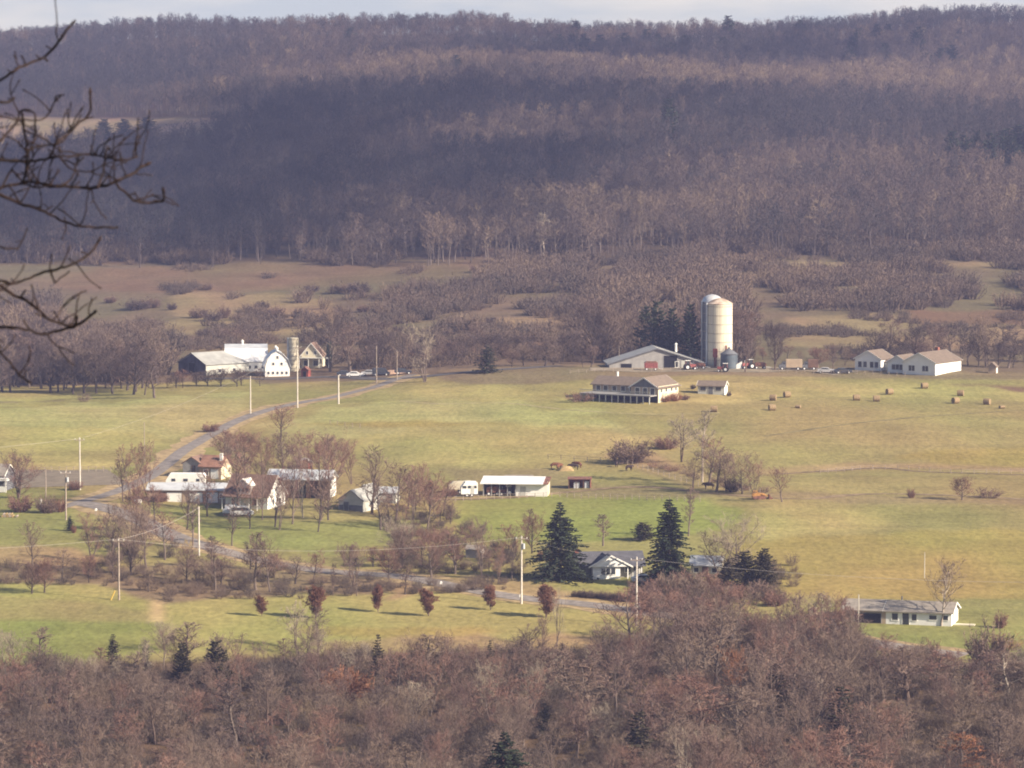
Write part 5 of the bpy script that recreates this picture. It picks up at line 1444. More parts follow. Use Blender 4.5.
# ---- utility poles and wires
POLES = {}
def pole(px, py, top, label, m='wood', arm=True, r=.16, transformer=False, key=None, rz=0.0):
    p = at(px, py); s = F / p.y; h = (py - top) / s
    o = thing('utility_pole', label, 'utility pole', p, rz, 'wooden utility poles')
    mb = MB(); mb.tube((0, 0, -1), (0, 0, h), r * 1.15, r * .8, 10); mb.build('pole', M[m], o)
    if arm:
        mb = MB(); mb.box((0, -.2, h - .5), (2.0, .12, .14)); mb.build('crossarm', M['wood'], o)
        for x in (-.9, 0, .9):
            mb = MB(); mb.tube((x, -.2, h - .43), (x, -.2, h - .2), .06, .05, 6); mb.build('insulator', M['trim'], o)
    if transformer:
        mb = MB(); mb.tube((.35, -.1, h - 2.2), (.35, -.1, h - 1.3), .24, .24, 10); mb.build('transformer', M['metal'], o)
    POLES[key or px] = (p, h); return o
pole(80, 490, 437, 'tall pale utility pole with a white top by the road junction', 'polew')
pole(66, 520, 470, 'short grey utility pole just left of the road junction', 'wood', transformer=True)
pole(46, 512, 468, 'thin brown pole behind the left lawn', 'wood', arm=False, r=.11)
pole(119, 600, 537, 'weathered pole in the bottom left meadow beside a yellow guy marker', 'wood')
pole(199, 556, 506, 'bare white pole below the garage row', 'polew', arm=False)
pole(297.5, 408, 345, 'tall pale pole in front of the gambrel barn', 'polew', key='297')
pole(338.5, 404, 375, 'short white pole beside the hill road', 'polew', arm=False, r=.2)
pole(376.5, 383, 346, 'thin grey pole rising at the crest of the hill road', 'wood', arm=False, r=.14)
pole(397, 380, 350, 'crest pole with a small white lamp head at its top', 'wood', arm=False, r=.12)
pole(250.5, 414, 376, 'slim white pole left of the hill road below the white barns', 'polew', arm=False, r=.14)
pole(144.5, 462, 422, 'faint thin pole in the field above the road junction', 'wood', arm=False, r=.08)
pole(521.5, 604, 535, 'tall pole with a crossarm left of the first spruce', 'polew', transformer=True)
pole(636.5, 626, 556, 'tall pale pole right of the bungalow', 'polew')
pole(858.5, 626, 594, 'thin pale pole in front of the ranch garage', 'polew', arm=False, r=.09)
pole(924.5, 578, 552, 'thin white pole in the field above the ranch house', 'polew', arm=False, r=.07)
def wire(a, b, label, sag=1.2, za=0, zb=0, r=.02, px0=None):
    pa = a if isinstance(a, Vector) else POLES[a][0] + Vector((0, -.2, POLES[a][1] - .2 + za)); pb = b if isinstance(b, Vector) else POLES[b][0] + Vector((0, -.2, POLES[b][1] - .2 + zb))
    n = 14; mb = MB()
    mb.path([pa.lerp(pb, k / n) + Vector((0, 0, -sag * 4 * (k / n) * (1 - k / n))) for k in range(n + 1)], [r] * (n + 1), 4)
    return tag(mb.build('power_line', M['wire']), label, 'power line', 'overhead power lines')
wire(at(-330, 520) + Vector((0, 0, 11)), 80, 'power line entering from the left edge to the tall junction pole')
wire(80, '297', 'power line from the junction pole up to the gambrel barn pole', 2.0, r=.012)
wire(at(-300, 610) + Vector((0, 0, 10)), 119, 'power line from the left edge to the bottom left meadow pole')
wire(119, 521.5, 'power line spanning from the meadow pole to the pole left of the spruce', 2.2, r=.022)
wire(521.5, 636.5, 'power line passing in front of the bungalow roof', .8, r=.022)
wire(636.5, at(1300, 650) + Vector((0, 0, 12)), 'power line running right from the bungalow pole out of view', 2.4, r=.022)
wire(199, 119, 'power line between the bare white pole and the meadow pole', .8)
p = at(112, 600); mb = MB(); mb.tube(p + Vector((-.3, 0, -.2)), p + Vector((.5, 0, 1.6)), .12, .12, 8)
tag(mb.build('guy_marker', mat('yellow_plastic', (.60, .42, .10), var=.05)), 'leaning yellow guy wire guard beside the meadow pole', 'guy guard')

# ---- roadside small things
def mailbox(px, py, label):
    p = at(px, py); o = thing('mailbox', label, 'mailbox', p)
    mb = MB(); mb.box((0, 0, .45), (.12, .12, 1.3)); mb.build('post', M['wood'], o)
    mb = MB(); prf = [(-.2, 1.05), (.2, 1.05)] + [(.2 * math.cos(a), 1.3 + .2 * math.sin(a)) for a in [k * math.pi / 6 for k in range(7)]]; mb.prism(prf, -.35, .35, 'y'); mb.build('box', M['white'], o)
mailbox(441, 590, 'white mailbox beside the lower road left of the brown lawn tree')
mailbox(520.5, 603, 'white mailbox at the foot of the pole left of the spruce')
mailbox(660, 608, 'white mailbox in the reddish brush below the red pickup')
mailbox(96, 516, 'white mailbox at the bend of the road junction')
def tank(px, py, label, L=1.8):
    p = at(px, py); o = thing('propane_tank', label, 'gas tank', p, R(rng.uniform(-20, 20)))
    mb = MB(); pr = [(-L/2, .05), (-L/2 + .12, .3), (-L/2 + .3, .42), (L/2 - .3, .42), (L/2 - .12, .3), (L/2, .05)]
    mb.path([(x, 0, .75) for x, _ in pr], [r_ for _, r_ in pr], 14); mb.build('tank', M['white'], o, smooth=True)
    mb = MB(); mb.box((-L*.3, 0, .2), (.12, .5, .5)); mb.box((L*.3, 0, .2), (.12, .5, .5)); mb.build('cradle', M['dkgrey'], o)
    return o
tank(138, 505, 'small white gas tank left of the garage row', 1.6)
tank(397, 500, 'small white gas tank right of the pale weathered shed', 1.2)
p = at(41, 508); mb = MB(); mb.box((0, 0, .7), (.5, .5, 2.0), taper=.6); mb.box((0, 0, 1.78), (.34, .34, .1)); o = mb.build('marker_post', M['white']); o.location = p; tag(o, 'squat white marker post on the left lawn', 'marker post')
p = at(9, 517); o = thing('log_pile', 'small pile of cut logs on the left lawn', 'log pile', p)
for k, (x, z, y) in enumerate([(-1.2,.22,0),(-.7,.22,.1),(-.2,.22,0),(.3,.22,.05),(.8,.22,0),(-.95,.6,0),(-.45,.6,.05),(.1,.6,0),(.55,.6,.05),(1.6,.2,.1)]):
    mb = MB(); mb.tube((x, y - .8, z), (x, y + .8, z), .22, .2, 9); mb.build('log', M['wood'] if k % 2 else M['hay'], o)

# fences
def fence(pix, label, n, hgt=1.1, rails=2, m='wood', cat='fence'):
    ctrl = [at(x, y) for x, y in pix]; tot = sum((ctrl[i+1] - ctrl[i]).length for i in range(len(ctrl) - 1)); pts = []
    for k in range(n + 1):
        d = tot * k / n; i = 0
        while i < len(ctrl) - 2 and d > (ctrl[i+1] - ctrl[i]).length: d -= (ctrl[i+1] - ctrl[i]).length; i += 1
        q = ctrl[i].lerp(ctrl[i+1], min(1, d / (ctrl[i+1] - ctrl[i]).length)); q.z = float(T(q.x, q.y)); pts.append(q)
    o = thing('fence', label, cat, pts[0]); o0 = pts[0]
    for q in pts:
        mb = MB(); mb.tube(q - o0 + Vector((0, 0, -.4)), q - o0 + Vector((0, 0, hgt)), .07, .06, 6); mb.build('post', M[m], o)
    for k in range(rails):
        mb = MB(); mb.path([q - o0 + Vector((0, -.08, hgt * (.9 - .4 * k))) for q in pts], [.03] * len(pts), 4); mb.build('rail', M[m], o)
fence([(440,502),(500,499),(560,497),(640,500),(700,502)], 'wooden field fence along the lower pasture edge', 34)
fence([(548,459),(620,463),(660,475),(700,487),(760,494)], 'old post fence climbing past the hillside bushes', 26)
fence([(330,424),(360,428)], 'short broken fence stub on the mown hill', 4, 1.0)
fence([(0,474),(60,472),(118,472)], 'rail fence along the gravel yard at the left', 16, 1.2)
fence([(820,474),(860,470),(900,469),(960,474),(1060,472)], 'sparse fence across the right pasture', 22, 1.0)
fence([(570,374),(600,372),(680,371)], 'pale fence behind the deck house', 12, 1.0)
fence([(770,372),(850,374),(905,376)], 'fence line left of the white farmhouse', 16, 1.0)
# ------------------------------------------------------------------ individual trees and shrubs
# two big spruces, cedars
evergreen(560, 580, 502, 48, 'broad dark spruce left of the white bungalow', CV, 0)
evergreen(669, 586, 499, 42, 'tall dense dark spruce right of the white bungalow', CV, 1)
evergreen(487, 373, 345, 22, 'small dark spruce standing alone beyond the crest', CS, 0)
evergreen(113, 668, 634, 15, 'pointed dark cedar at the left edge of the near wood', CS, 1, 'needles_dull', 'cedar')
evergreen(146, 672, 640, 11, 'narrow cedar with two tips left of the dirt gully', CS, 2, 'needles_dull', 'cedar')
evergreen(182, 690, 642, 19, 'tall loose cedar below the dirt gully', CR, 0, 'needles_dull', 'cedar')
evergreen(216, 696, 640, 30, 'round dark cedar at the right of the gully cedars', CR, 1, 'needles_dull', 'cedar')
evergreen(378, 690, 634, 15, 'slim dark cedar below the middle of the long meadow', CS, 2, 'needles_dull', 'cedar')
evergreen(490, 684, 640, 12, 'dark ragged cedar at the orange brown corner of the meadow', CS, 0, 'needles_dull', 'cedar')
evergreen(70, 531, 516, 9, 'small oval dark yew on the left lawn', CS, 1, 'needles', 'yew')
evergreen(745, 588, 551, 30, 'dark bushy cedar right of the large bare tree', CR, 0, 'needles_dull', 'cedar')
evergreen(764, 588, 548, 24, 'dark cedar at the right end of the house group', CR, 1, 'needles_dull', 'cedar')
evergreen(728, 592, 562, 22, 'low dark cedar beneath the large bare tree', CR, 0, 'needles_dull', 'cedar')
evergreen(643, 540, 522, 22, 'low dark pine just left of the tall dense spruce', CR, 0, 'needles_dull', 'cedar')
# spruce rising at the bottom edge
pS = Vector(((505 - 512) / F * 520, 520, 0)); pS.z = float(T(pS.x, pS.y))
hS = (project(pS.x, 520, pS.z)[1] - 731) / (F / 520)
evergreen(0, 0, hS, 8.5, 'dark layered spruce top poking up at the bottom edge', CV, 0, loc=pS)
for x, d_, h_, lb in ((640, 560, 9.0, 'dark cedar deep in the near wood below the bungalow pole'), (545, 590, 5, 'dark juniper in the orange brown corner of the wood'),
                      (780, 600, 9, 'dark cedar in the wood left of the ranch house'), (845, 575, 10, 'dark cedar in the wood under the ranch house lawn')):
    q = Vector(((x - 512) / F * d_, d_, 0)); q.z = float(T(q.x, q.y)); evergreen(0, 0, h_, h_ * .5, lb, CS, None, 'needles_dull', 'cedar', loc=q)

# far hillside evergreens
trio = [(104,141,'left'), (124,142,'middle'), (147,142,'right')]
for x, y, nm in trio: evergreen(x, y, 119 if nm != 'right' else 117, 20 if nm != 'right' else 24, '%s one of the three round pines on the tan hillside clearing' % nm, CR, None, 'needles', 'pine', 'three pines on the tan clearing')
def hill_tree(px, py, hpx, wpx, label, lib='con', mt='needles', **k):
    p = at(px, py)
    if lib == 'con': return evergreen(px, py + 4, py - hpx - 7, wpx * 1.3, label, CR, None, mt, 'pine', k.get('group'), one=True)
hill_tree(669, 144, 38, 17, 'lone dark pine in the middle of the bare hillside')
for i, (x, y, w_) in enumerate([(952,172,16),(964,176,18),(976,172,15),(990,174,18),(1004,170,20),(1018,166,24),(1012,178,16),(1030,168,22)]):
    hill_tree(x, y, 34, w_, 'dark pine of the evergreen cluster at the right hillside edge', group='hillside pine cluster')
RP = [(350,45,'dark pine just under the ridge, left of centre'),(600,52,'dark pine left one of two below the ridge'),(625,50,'dark pine right one of two below the ridge'),(685,52,'broad dark pine below the ridge right of centre'),(722,54,'dark pine low on the upper slope'),
      (575,38,'dark round pine on the ridge line near the centre'),(728,33,'pine breaking the ridge outline right of centre'),(858,45,'bluish pine on the right upper slope'),(884,60,'dark pine below the bluish one on the right slope'),(951,62,'short dark pine on the right upper slope'),(918,44,'pine near the right ridge'),(457,72,'dark pine above the tan tree band')]
for k in range(26):
    x, y = [(rng.uniform(838, 970), rng.uniform(34, 70)), (rng.uniform(555, 760), rng.uniform(36, 60)), (rng.uniform(780, 830), rng.uniform(30, 44))][k % 3 if k % 3 < 2 or k < 9 else 0]
    hill_tree(x, y + 6, rng.uniform(12, 18), rng.uniform(9, 15), 'small dark pine among bare trees of the %s upper hillside' % ('centre right' if x < 775 else 'right'), group='small pines of the upper hillside')
for x, y, lb in RP: hill_tree(x, y + 8, 18, 14, lb)
DG = [(646,352,46,18),(657,355,54,20),(672,356,48,18),(690,356,52,18)]
for x, y, h_, w_ in DG: evergreen(x, y + 8, y - h_, w_ * 1.15, 'dark pine in the tall grove behind the wide barn', CR, None, 'needles', 'pine', 'dark pines behind the wide barn', one=True)

# lawn trees that keep their russet leaves
LT = [(262,616,595,11,'small russet lawn tree, leftmost in the long meadow row'),(316,618,585,17,'large russet oval lawn tree, second in the long meadow row'),(378,612,585,11,'slim russet lawn tree, third in the long meadow row'),
      (429,616,588,15,'dense russet lawn tree by the white mailbox'),(491,610,585,12,'russet lawn tree left of the crossarm pole'),(546,617,584,19,'largest dark russet tree at the right of the meadow row')]
for i, (x, y, t_, w_, lb) in enumerate(LT):
    tree(x, y, t_, w_ * 1.1, 'lawn', lb, 'trunk', 'leaf_red', 'lawn_tree', 'russet trees in a row on the long meadow', idx=i)

TL = [ # px, foot, top, width, kind, twigs, label
 (18,498,448,46,'few','twig_dark','spreading dark limbed tree beside the house at the left edge','trunk'),
 (19,498,452,52,'spread','twig_red','thin reddish crowned tree intertwined with the spreading tree at left','trunk'),
 (33,572,520,30,'bare','twig','small bare tree on the rough ground below the left lawn','trunk'),
 (133,503,442,30,'bare','twig_red','reddish bare tree left of the road above the garages','trunk'),
 (149,500,440,34,'bare','twig_red','dense reddish bare tree touching the garage row','trunk'),
 (123,502,456,22,'bare','twig','greyish bare tree at the road bend','trunk'),
 (112,570,500,44,'bare','twig','left tree of the big bare clump over the meadow pole','trunk'),
 (130,574,500,50,'spread','twig','middle tree of the big bare clump over the meadow pole','trunk'),
 (146,568,506,40,'bare','twig','right tree of the big bare clump over the meadow pole','trunk'),
 (187,566,538,12,'bare','leaf_yellow','little yellow leaved tree beside the lower road','trunk'),
 (192,548,490,20,'narrow','twig','narrow bare tree left of the bare white pole','trunk'),
 (212,568,535,18,'narrow','twig','thin bare tree right of the lower road bend','trunk'),
 (232,546,500,18,'narrow','twig','slim tree before the white car and dormer house','trunk'),
 (228,470,430,34,'bare','twig_red','reddish tree behind the orange roofed house','trunk'),
 (245,476,428,42,'round','twig_red','round reddish tree behind the dormer house','trunk'),
 (262,520,458,26,'bare','twig','bare tree crossing the white gable end','trunk'),
 (279,530,474,30,'bare','twig','bare tree right of the white gable end','trunk'),
 (292,524,440,34,'bare','twig','tall dark tree before the long barn roof','trunk'),
 (303,518,446,28,'few','twig_pale','pale limbed tree at the middle of the long barn','pale_bark'),
 (321,520,440,36,'bare','twig_red','reddish tree at the white end of the long barn','trunk'),
 (336,486,430,52,'spread','twig_red','wide russet tree on the grass above the grey sheds','trunk'),
 (312,470,428,44,'spread','twig_red','broad reddish tree behind the small red shed','trunk'),
 (372,514,444,42,'bare','twig','tall grey tree right of the grey sheds','trunk'),
 (381,530,478,22,'narrow','twig','thin tree below the pale weathered shed','trunk'),
 (413,520,468,36,'bare','twig_red','reddish tree in the scrub left of the camper','trunk'),
 (427,530,470,38,'bare','twig_red','tall reddish tree in the scrub left of the camper, nearer its wheels','trunk'),
 (443,516,478,30,'bare','twig_red','low reddish tree immediately left of the camper','trunk'),
 (400,560,515,40,'spread','twig_pale','pale spreading tree by the lower road at its middle','trunk'),
 (355,592,540,44,'few','twig','crooked wide tree beside the lower road','trunk'),
 (270,592,536,36,'bare','twig','bare tree on the roadside above the long meadow','trunk'),
 (256,590,530,28,'narrow','twig','narrow roadside tree above the leftmost lawn tree','trunk'),
 (333,596,562,8,'narrow','twig_dark','very thin dark sapling standing before the lower road','trunk'),
 (357,596,556,9,'narrow','twig_dark','thin dark sapling right of its twin by the road','trunk'),
 (432,578,520,46,'spread','twig_red','wide reddish tree at the left of the small grey shed','trunk'),
 (455,574,524,34,'bare','twig_red','reddish tree touching the small grey shed','trunk'),
 (482,578,516,32,'bare','twig','bare tree right of the small grey shed','trunk'),
 (512,580,536,12,'narrow','twig_dark','dark thin tree behind the crossarm pole','trunk'),
 (498,584,540,20,'bare','twig_red','low reddish tree left of the crossarm pole','trunk'),
 (603,546,514,20,'narrow','twig','faint bare tree on the bright green paddock','trunk'),
 (528,530,508,14,'narrow','twig','small faint tree at the left part of the green paddock','trunk'),
 (682,462,412,40,'bare','twig_pale','pale fine twigged tree, upper left in the hillside clump','trunk'),
 (702,482,408,26,'narrow','twig_pale','tall white trunked tree in the hillside clump','pale_bark'),
 (693,488,456,26,'bare','twig','low tree under the white trunked tree','trunk'),
 (716,492,448,36,'bare','twig','bare tree in the middle of the hillside clump','trunk'),
 (742,494,450,44,'spread','twig','leaning wide tree at the right of the hillside clump','trunk'),
 (782,502,466,26,'bare','twig_red','small reddish tree beside the yellow loader','trunk'),
 (962,500,475,25,'round','twig_red','compact round crowned tree alone on the right pasture','trunk'),
 (688,536,486,16,'narrow','twig','thin bare tree rising behind the dense spruce','trunk'),
 (737,578,512,66,'spread','twig_pale','large pale twigged tree behind the small cream house','trunk'),
 (721,578,530,44,'bare','twig','bare tree between the spruce and the large pale tree','trunk'),
 (941,626,556,44,'bare','twig','bare multi limbed tree before the right gable of the ranch house','pale_bark'),
 (557,645,585,26,'few','twig_pale','pale ragged tree before the largest russet tree','trunk'),
 (540,672,612,24,'bare','twig','bare dark trunked tree at the meadow edge','trunk'),
 (330,372,298,52,'spread','twig_dark','big dark spreading tree behind the cream farmhouse','trunk'),
 (425,382,318,46,'few','twig_pale','large pale tree at the end of the hill road','trunk'),
 (350,374,322,40,'bare','twig','grey tree right of the big dark spreading tree','trunk'),
 (775,370,318,26,'round','twig_dark','dense dark tree right of the silos','trunk'),
 (543,256,212,18,'narrow','twig_pale','pale leaning dead tree at the lower forest edge','pale_bark'),
 (745,372,322,26,'bare','twig_dark','dark bare tree immediately right of the silos','trunk'),
 (915,362,320,36,'round','twig_dark','dark rounded tree behind the white farmhouse','trunk'),
 (888,360,332,20,'bare','twig_dark','dark tree left of the white farmhouse main roof','trunk'),
 (942,362,322,32,'bare','twig','bare tree behind the right roof of the white farmhouse','trunk'),
 (986,366,312,34,'bare','twig','tall bare tree behind the tiny hut','trunk'),
 (1008,368,330,34,'bare','twig_dark','dark tree at the right edge behind the crest','trunk'),
 (968,366,336,30,'bare','twig_dark','dark low tree between the farmhouse and tiny hut','trunk'),
 (818,368,346,24,'round','twig_red','reddish low tree between the trucks','trunk'),
 (833,370,350,16,'bare','twig_dark','little dark tree left of the dark farmhouse car','trunk'),
 (238,500,440,36,'bare','twig','grey tree between the orange roofed house and the dormer house','trunk'),
 (262,486,432,40,'spread','twig_red','wide pinkish tree above the dormer house ridge','trunk'),
 (284,486,430,40,'bare','twig','fine grey tree above the left end of the long barn','trunk'),
 (330,500,432,40,'bare','twig','fine grey tree over the right end of the long barn roof','trunk'),
 (352,484,440,36,'bare','twig_red','pinkish tree above the gabled grey shed','trunk'),
 (396,520,462,36,'bare','twig','fine tree just right of the pale weathered shed','trunk'),
 (420,500,462,36,'spread','twig_red','pink crowned tree at the upper edge of the camper scrub','trunk'),
 (92,560,512,36,'bare','twig_red','bare tree at the left side of the big clump over the meadow pole','trunk'),
 (165,560,510,36,'bare','twig_red','bare tree at the right side of the big clump, over the road','trunk'),
 (215,590,540,34,'bare','twig','grey tree in the hedge left of the narrow roadside tree','trunk'),
 (295,648,600,34,'bare','twig_pale','pale fuzzy tree standing up from the wood into the long meadow','trunk'),
 (318,655,606,30,'bare','twig','fuzzy tree below the large russet lawn tree','trunk'),
 (165,650,618,34,'spread','twig_pale','pale fuzzy tree at the foot of the dirt gully','trunk'),
 (655,640,590,46,'bare','twig_red','tall pinkish tree in front of the pole right of the bungalow','trunk'),
 (690,640,585,44,'bare','twig','tall grey tree below the small cream house','trunk'),
 (820,650,592,30,'narrow','twig_pale','tall pale slender tree left of the ranch house','trunk'),
 (800,655,590,34,'bare','twig','tall bare tree left of the pale slender one near the ranch','trunk'),
 (708,486,436,34,'bare','twig_red','fine pinkish tree at the left foot of the hillside clump','trunk'),
 (726,491,452,34,'spread','twig_red','low wide pinkish tree in the hillside clump','trunk'),
 (754,494,460,30,'bare','twig_red','rightmost pinkish tree of the hillside clump','trunk'),
 (155,398,355,26,'narrow','twig_dark','thin dark tree left of the grey barn','trunk'),
]
for x, y, t_, w_, k_, mt, lb, mw in TL:
    tree(x, y, t_, w_, k_, lb, mw, mt, 'bare_tree', crown='crown')
# ivy clad trunk
p = at(329, 367); mb = MB(); r_ = random.Random(5)
o = thing('ivy_trunk', 'thick trunk wrapped in dark ivy beside the cream farmhouse', 'tree', p)
mb.path([(0, 0, -.5), (.1, 0, 3), (0, .1, 5.5), (.2, 0, 7.2)], [.5, .4, .3, .1], 8); mb.build('trunk', M['trunk'], o)
mb = MB()
for k in range(900):
    z = r_.uniform(0, 6.8); a = r_.uniform(0, 6.28); rr = r_.uniform(.4, .95) * (1.1 - z / 12); c = Vector((math.cos(a) * rr, math.sin(a) * rr, z))
    d = rv(r_).normalized() * .2; e = d.orthogonal().normalized() * .14; mb.add([c - d, c + e, c + d, c - e], [(0, 1, 2, 3)])
mb.build('ivy', M['needles'], o)

SB = [(630,463,438,42,'twig',True,'rounded leafless bush left on the brown hillside bank'),(666,449,434,27,'twig_red',True,'reddish dome of brush above the hillside bank'),
 (733,492,476,18,'twig_dark',True,'dark low bush at the foot of the hillside clump'),(84,402,392,14,'twig',False,'faint bush left on the far green strip'),(210,432,422,18,'twig_red',True,'small reddish bush beside the steep part of the hill road'),
 (75,490,480,15,'twig_red',True,'russet shrub at the corner of the junction'),(20,512,493,26,'twig_red',True,'leafless shrub on the left lawn, leftmost'),(47,513,494,22,'twig',True,'grey leafless shrub behind the squat white marker post'),
 (61,512,496,13,'leaf_red',True,'russet shrub left of the short grey pole'),(74,533,524,6,'leaf_red',True,'tiny russet shrub next to the oval yew'),(343,700,665,54,'leaf_orange',True,'orange red bush glowing in the near wood'),
 (545,560,548,18,'twig_red',True,'low reddish shrub left of the spruce base'),(1000,628,610,14,'twig_red',True,'reddish shrub right of the ranch house'),(1008,650,632,36,'leaf_orange',False,'orange brown thicket by the right edge'),
 (985,668,620,46,'twig',True,'bushy grey thicket below the ranch lawn'),(665,402,393,14,'leaf_orange',True,'orange shrub at the right corner of the deck house'),(675,401,392,14,'leaf_orange',True,'second orange shrub right of the deck house'),
 (684,400,394,11,'twig_red',True,'reddish shrub rightmost by the deck house'),(655,402,390,6,'needles',True,'small upright evergreen shrub against the deck house wall'),(693,389,384,6,'twig_dark',True,'dark round shrub left of the grey garden shed'),
 (729,396,391,5,'twig_dark',True,'tiny dark shrub right of the grey garden shed'),(580,402,390,30,'twig_red',False,'thin reddish brush left of the long deck'),(911,498,488,8,'twig_red',True,'tiny reddish shrub on the right pasture'),
 (988,498,486,30,'twig',False,'thin scrub right of the round crowned tree'),(905,373,367,6,'twig_dark',True,'dark clipped shrub under the farmhouse middle wing'),(913,374,369,6,'twig_dark',True,'dark clipped shrub at the farmhouse front corner'),
 (160,502,492,20,'twig_red',True,'reddish shrub before the left end of the garage row'),(215,500,490,20,'twig_red',False,'thin brush before the right end of the garage row'),(450,497,486,14,'twig_red',True,'reddish shrub touching the short camper')]
for x, y, t_, w_, mt, dn, lb in SB: shrub(x, y, t_, w_, lb, mt, dn)
for k in range(12):
    x = 576 + k * 5.4; y = 597 + 4.5 * k / 11 + rng.uniform(-1, 1)
    shrub(x, y, y - rng.uniform(6, 10), rng.uniform(9, 13), 'dark clipped shrub of the hedge on the bank below the bungalow', 'twig_dark', True, 'hedge_shrub', 'dark hedge below the bungalow')
for k, (x, y) in enumerate([(643, 600), (655, 594), (668, 598), (680, 592), (692, 598), (706, 594), (720, 600), (735, 600), (650, 612), (672, 612), (690, 610), (712, 612), (760, 598), (775, 606)]):
    shrub(x, y, y - rng.uniform(16, 28), rng.uniform(22, 34), 'tall reddish shrub in the thicket below the red pickup', 'twig_red' if k % 2 else 'twig', True, 'thicket_shrub', 'reddish thicket below the red pickup')

for k in range(13):
    t = (k + rng.random()) / 13; x = 634 + 130 * t; y = 464 + 30 * t + rng.uniform(-2, 2)
    shrub(x, y, y - rng.uniform(4, 9), rng.uniform(10, 20), 'low brown scrub on the diagonal hedgerow below the rounded hillside bush', 'twig_red' if k % 2 else 'twig', False, 'shrub', 'scrub of the diagonal hedgerow')
# far tree lines
def line(n, x0, x1, y0, y1, h0, h1, ratio, label, group, mts=('twig', 'twig_dark'), kinds=('bare', 'round', 'bare')):
    for k in range(n):
        x = x0 + (x1 - x0) * (k + rng.random()) / n; y = rng.uniform(y0, y1) if not callable(y0) else y0(x) + rng.uniform(-2, 2)
        h_ = rng.uniform(h0, h1)
        f_ = (x - x0) / (x1 - x0); mt_ = rng.choice(mts); kd_ = rng.choice(kinds)
        lb_ = '%s %s%s, %s part' % ({'twig': 'grey', 'twig_dark': 'dark', 'twig_red': 'reddish'}[mt_], 'round ' if kd_ == 'round' else '', label, 'left' if f_ < .34 else 'middle' if f_ < .67 else 'right')
        tree(x, y, y - h_, h_ * rng.uniform(*ratio), kd_, lb_, 'trunk_dark', mt_, 'bare_tree', group, one=True)
line(58, -40, 158, 376, 396, 34, 62, (.6, .9), 'bare tree in the grove behind the far green strip', 'trees of the left grove')
line(14, 100, 262, 384, 388, 10, 22, (.8, 1.2), 'short tree of the hedge below the grey barn', 'hedge trees below the grey barn', ('twig_dark', 'twig_red'))
line(30, 430, 604, 354, 368, 16, 34, (.7, 1.1), 'bare tree in the treeline beyond the central crest', 'trees beyond the central crest')
line(22, 590, 745, 345, 362, 36, 60, (.5, .8), 'tall bare tree in the grove behind the wide barn and silos', 'bare trees behind the wide barn')
line(14, 745, 870, 356, 366, 8, 20, (.7, 1.1), 'bare tree in the thin line right of the silos', 'trees right of the silos', ('twig', 'twig_red'))
line(22, 870, 1060, 354, 368, 18, 40, (.6, 1.0), 'bare tree in the line behind the white farmhouse', 'trees behind the white farmhouse')
line(10, 340, 420, 360, 372, 20, 40, (.5, .8), 'bare tree behind the crest cars', 'trees behind the crest cars')
line(18, 10, 420, 566, 596, 16, 38, (.6, 1.0), 'bare tree in the hedge between lower road and meadows', 'trees of the meadow hedge', ('twig', 'twig_red'))
line(11, 395, 540, 552, 578, 20, 44, (.6, 1.0), 'tree in the scrub left of the broad spruce', 'scrub trees left of the broad spruce', ('twig_red', 'twig'))
line(8, 390, 455, 500, 530, 18, 36, (.6, 1.0), 'scrub tree left of the short camper', 'scrub trees left of the camper', ('twig_red', 'twig'))
for k in range(44):
    x = -10 + 650 * (k + rng.random()) / 44; y = rng.uniform(668, 694); h_ = rng.uniform(26, 56) * (1.15 if rng.random() < .2 else .9)
    tree(x, y, y - h_, h_ * rng.uniform(.4, .8), rng.choice(['narrow', 'bare', 'bare', 'spread']), ('slender bare tree on the near wood edge below the %s of the long meadow' % ('left part' if x < 200 else 'middle' if x < 430 else 'right part')), 'trunk', rng.choice(['twig', 'twig_pale', 'twig', 'twig_red']), 'bare_tree', 'edge trees of the near wood', one=True)
for k in range(26):
    x = 640 + 380 * (k + rng.random()) / 26; y = rng.uniform(640, 658) if x < 850 else rng.uniform(672, 690); h_ = rng.uniform(30, 52) if x < 850 else rng.uniform(22, 42)
    tree(x, y, y - h_, h_ * rng.uniform(.45, .8), rng.choice(['narrow', 'bare', 'bare', 'spread']), ('bare tree on the near wood edge between bungalow pole and ranch house' if x < 850 else 'bare tree on the near wood edge below the ranch house lawn'), 'trunk', rng.choice(['twig', 'twig_red', 'twig', 'twig_red']), 'bare_tree', 'right edge trees of the near wood', one=True)
line(9, 130, 345, 508, 532, 40, 64, (.45, .65), 'bare tree standing before the hamlet houses', 'trees before the hamlet houses', ('twig', 'twig_red'))
line(3, 190, 350, 440, 478, 30, 46, (.8, 1.2), 'bare tree on the grass behind the hamlet', 'trees behind the hamlet', ('twig_red', 'twig'))
# brushy individuals on the slope
for k, (x, y, w_, h_) in enumerate([(110,303,14,8),(137,310,26,12),(151,308,22,12),(172,310,10,8),(197,318,20,12),(214,321,22,12),(225,318,14,14),(262,310,16,10),(275,318,18,14),(312,292,16,9),(345,293,26,12),(360,293,22,12),(363,312,14,8),(300,320,18,12),(208,290,12,7),(205,337,20,9),(230,338,22,10),(245,336,16,9),(476,272,14,8),(476,286,18,8),(452,310,18,10),(478,303,16,10),(405,305,26,11),(428,312,22,12),(380,330,26,12),(405,335,26,12),(440,337,30,12),(490,323,12,8)]):
    shrub(x, y, y - h_, w_, 'grey leafless bush scattered on the tan slope below the forest', 'twig_dark' if k % 2 else 'twig', True, 'shrub', 'bushes on the tan slope')

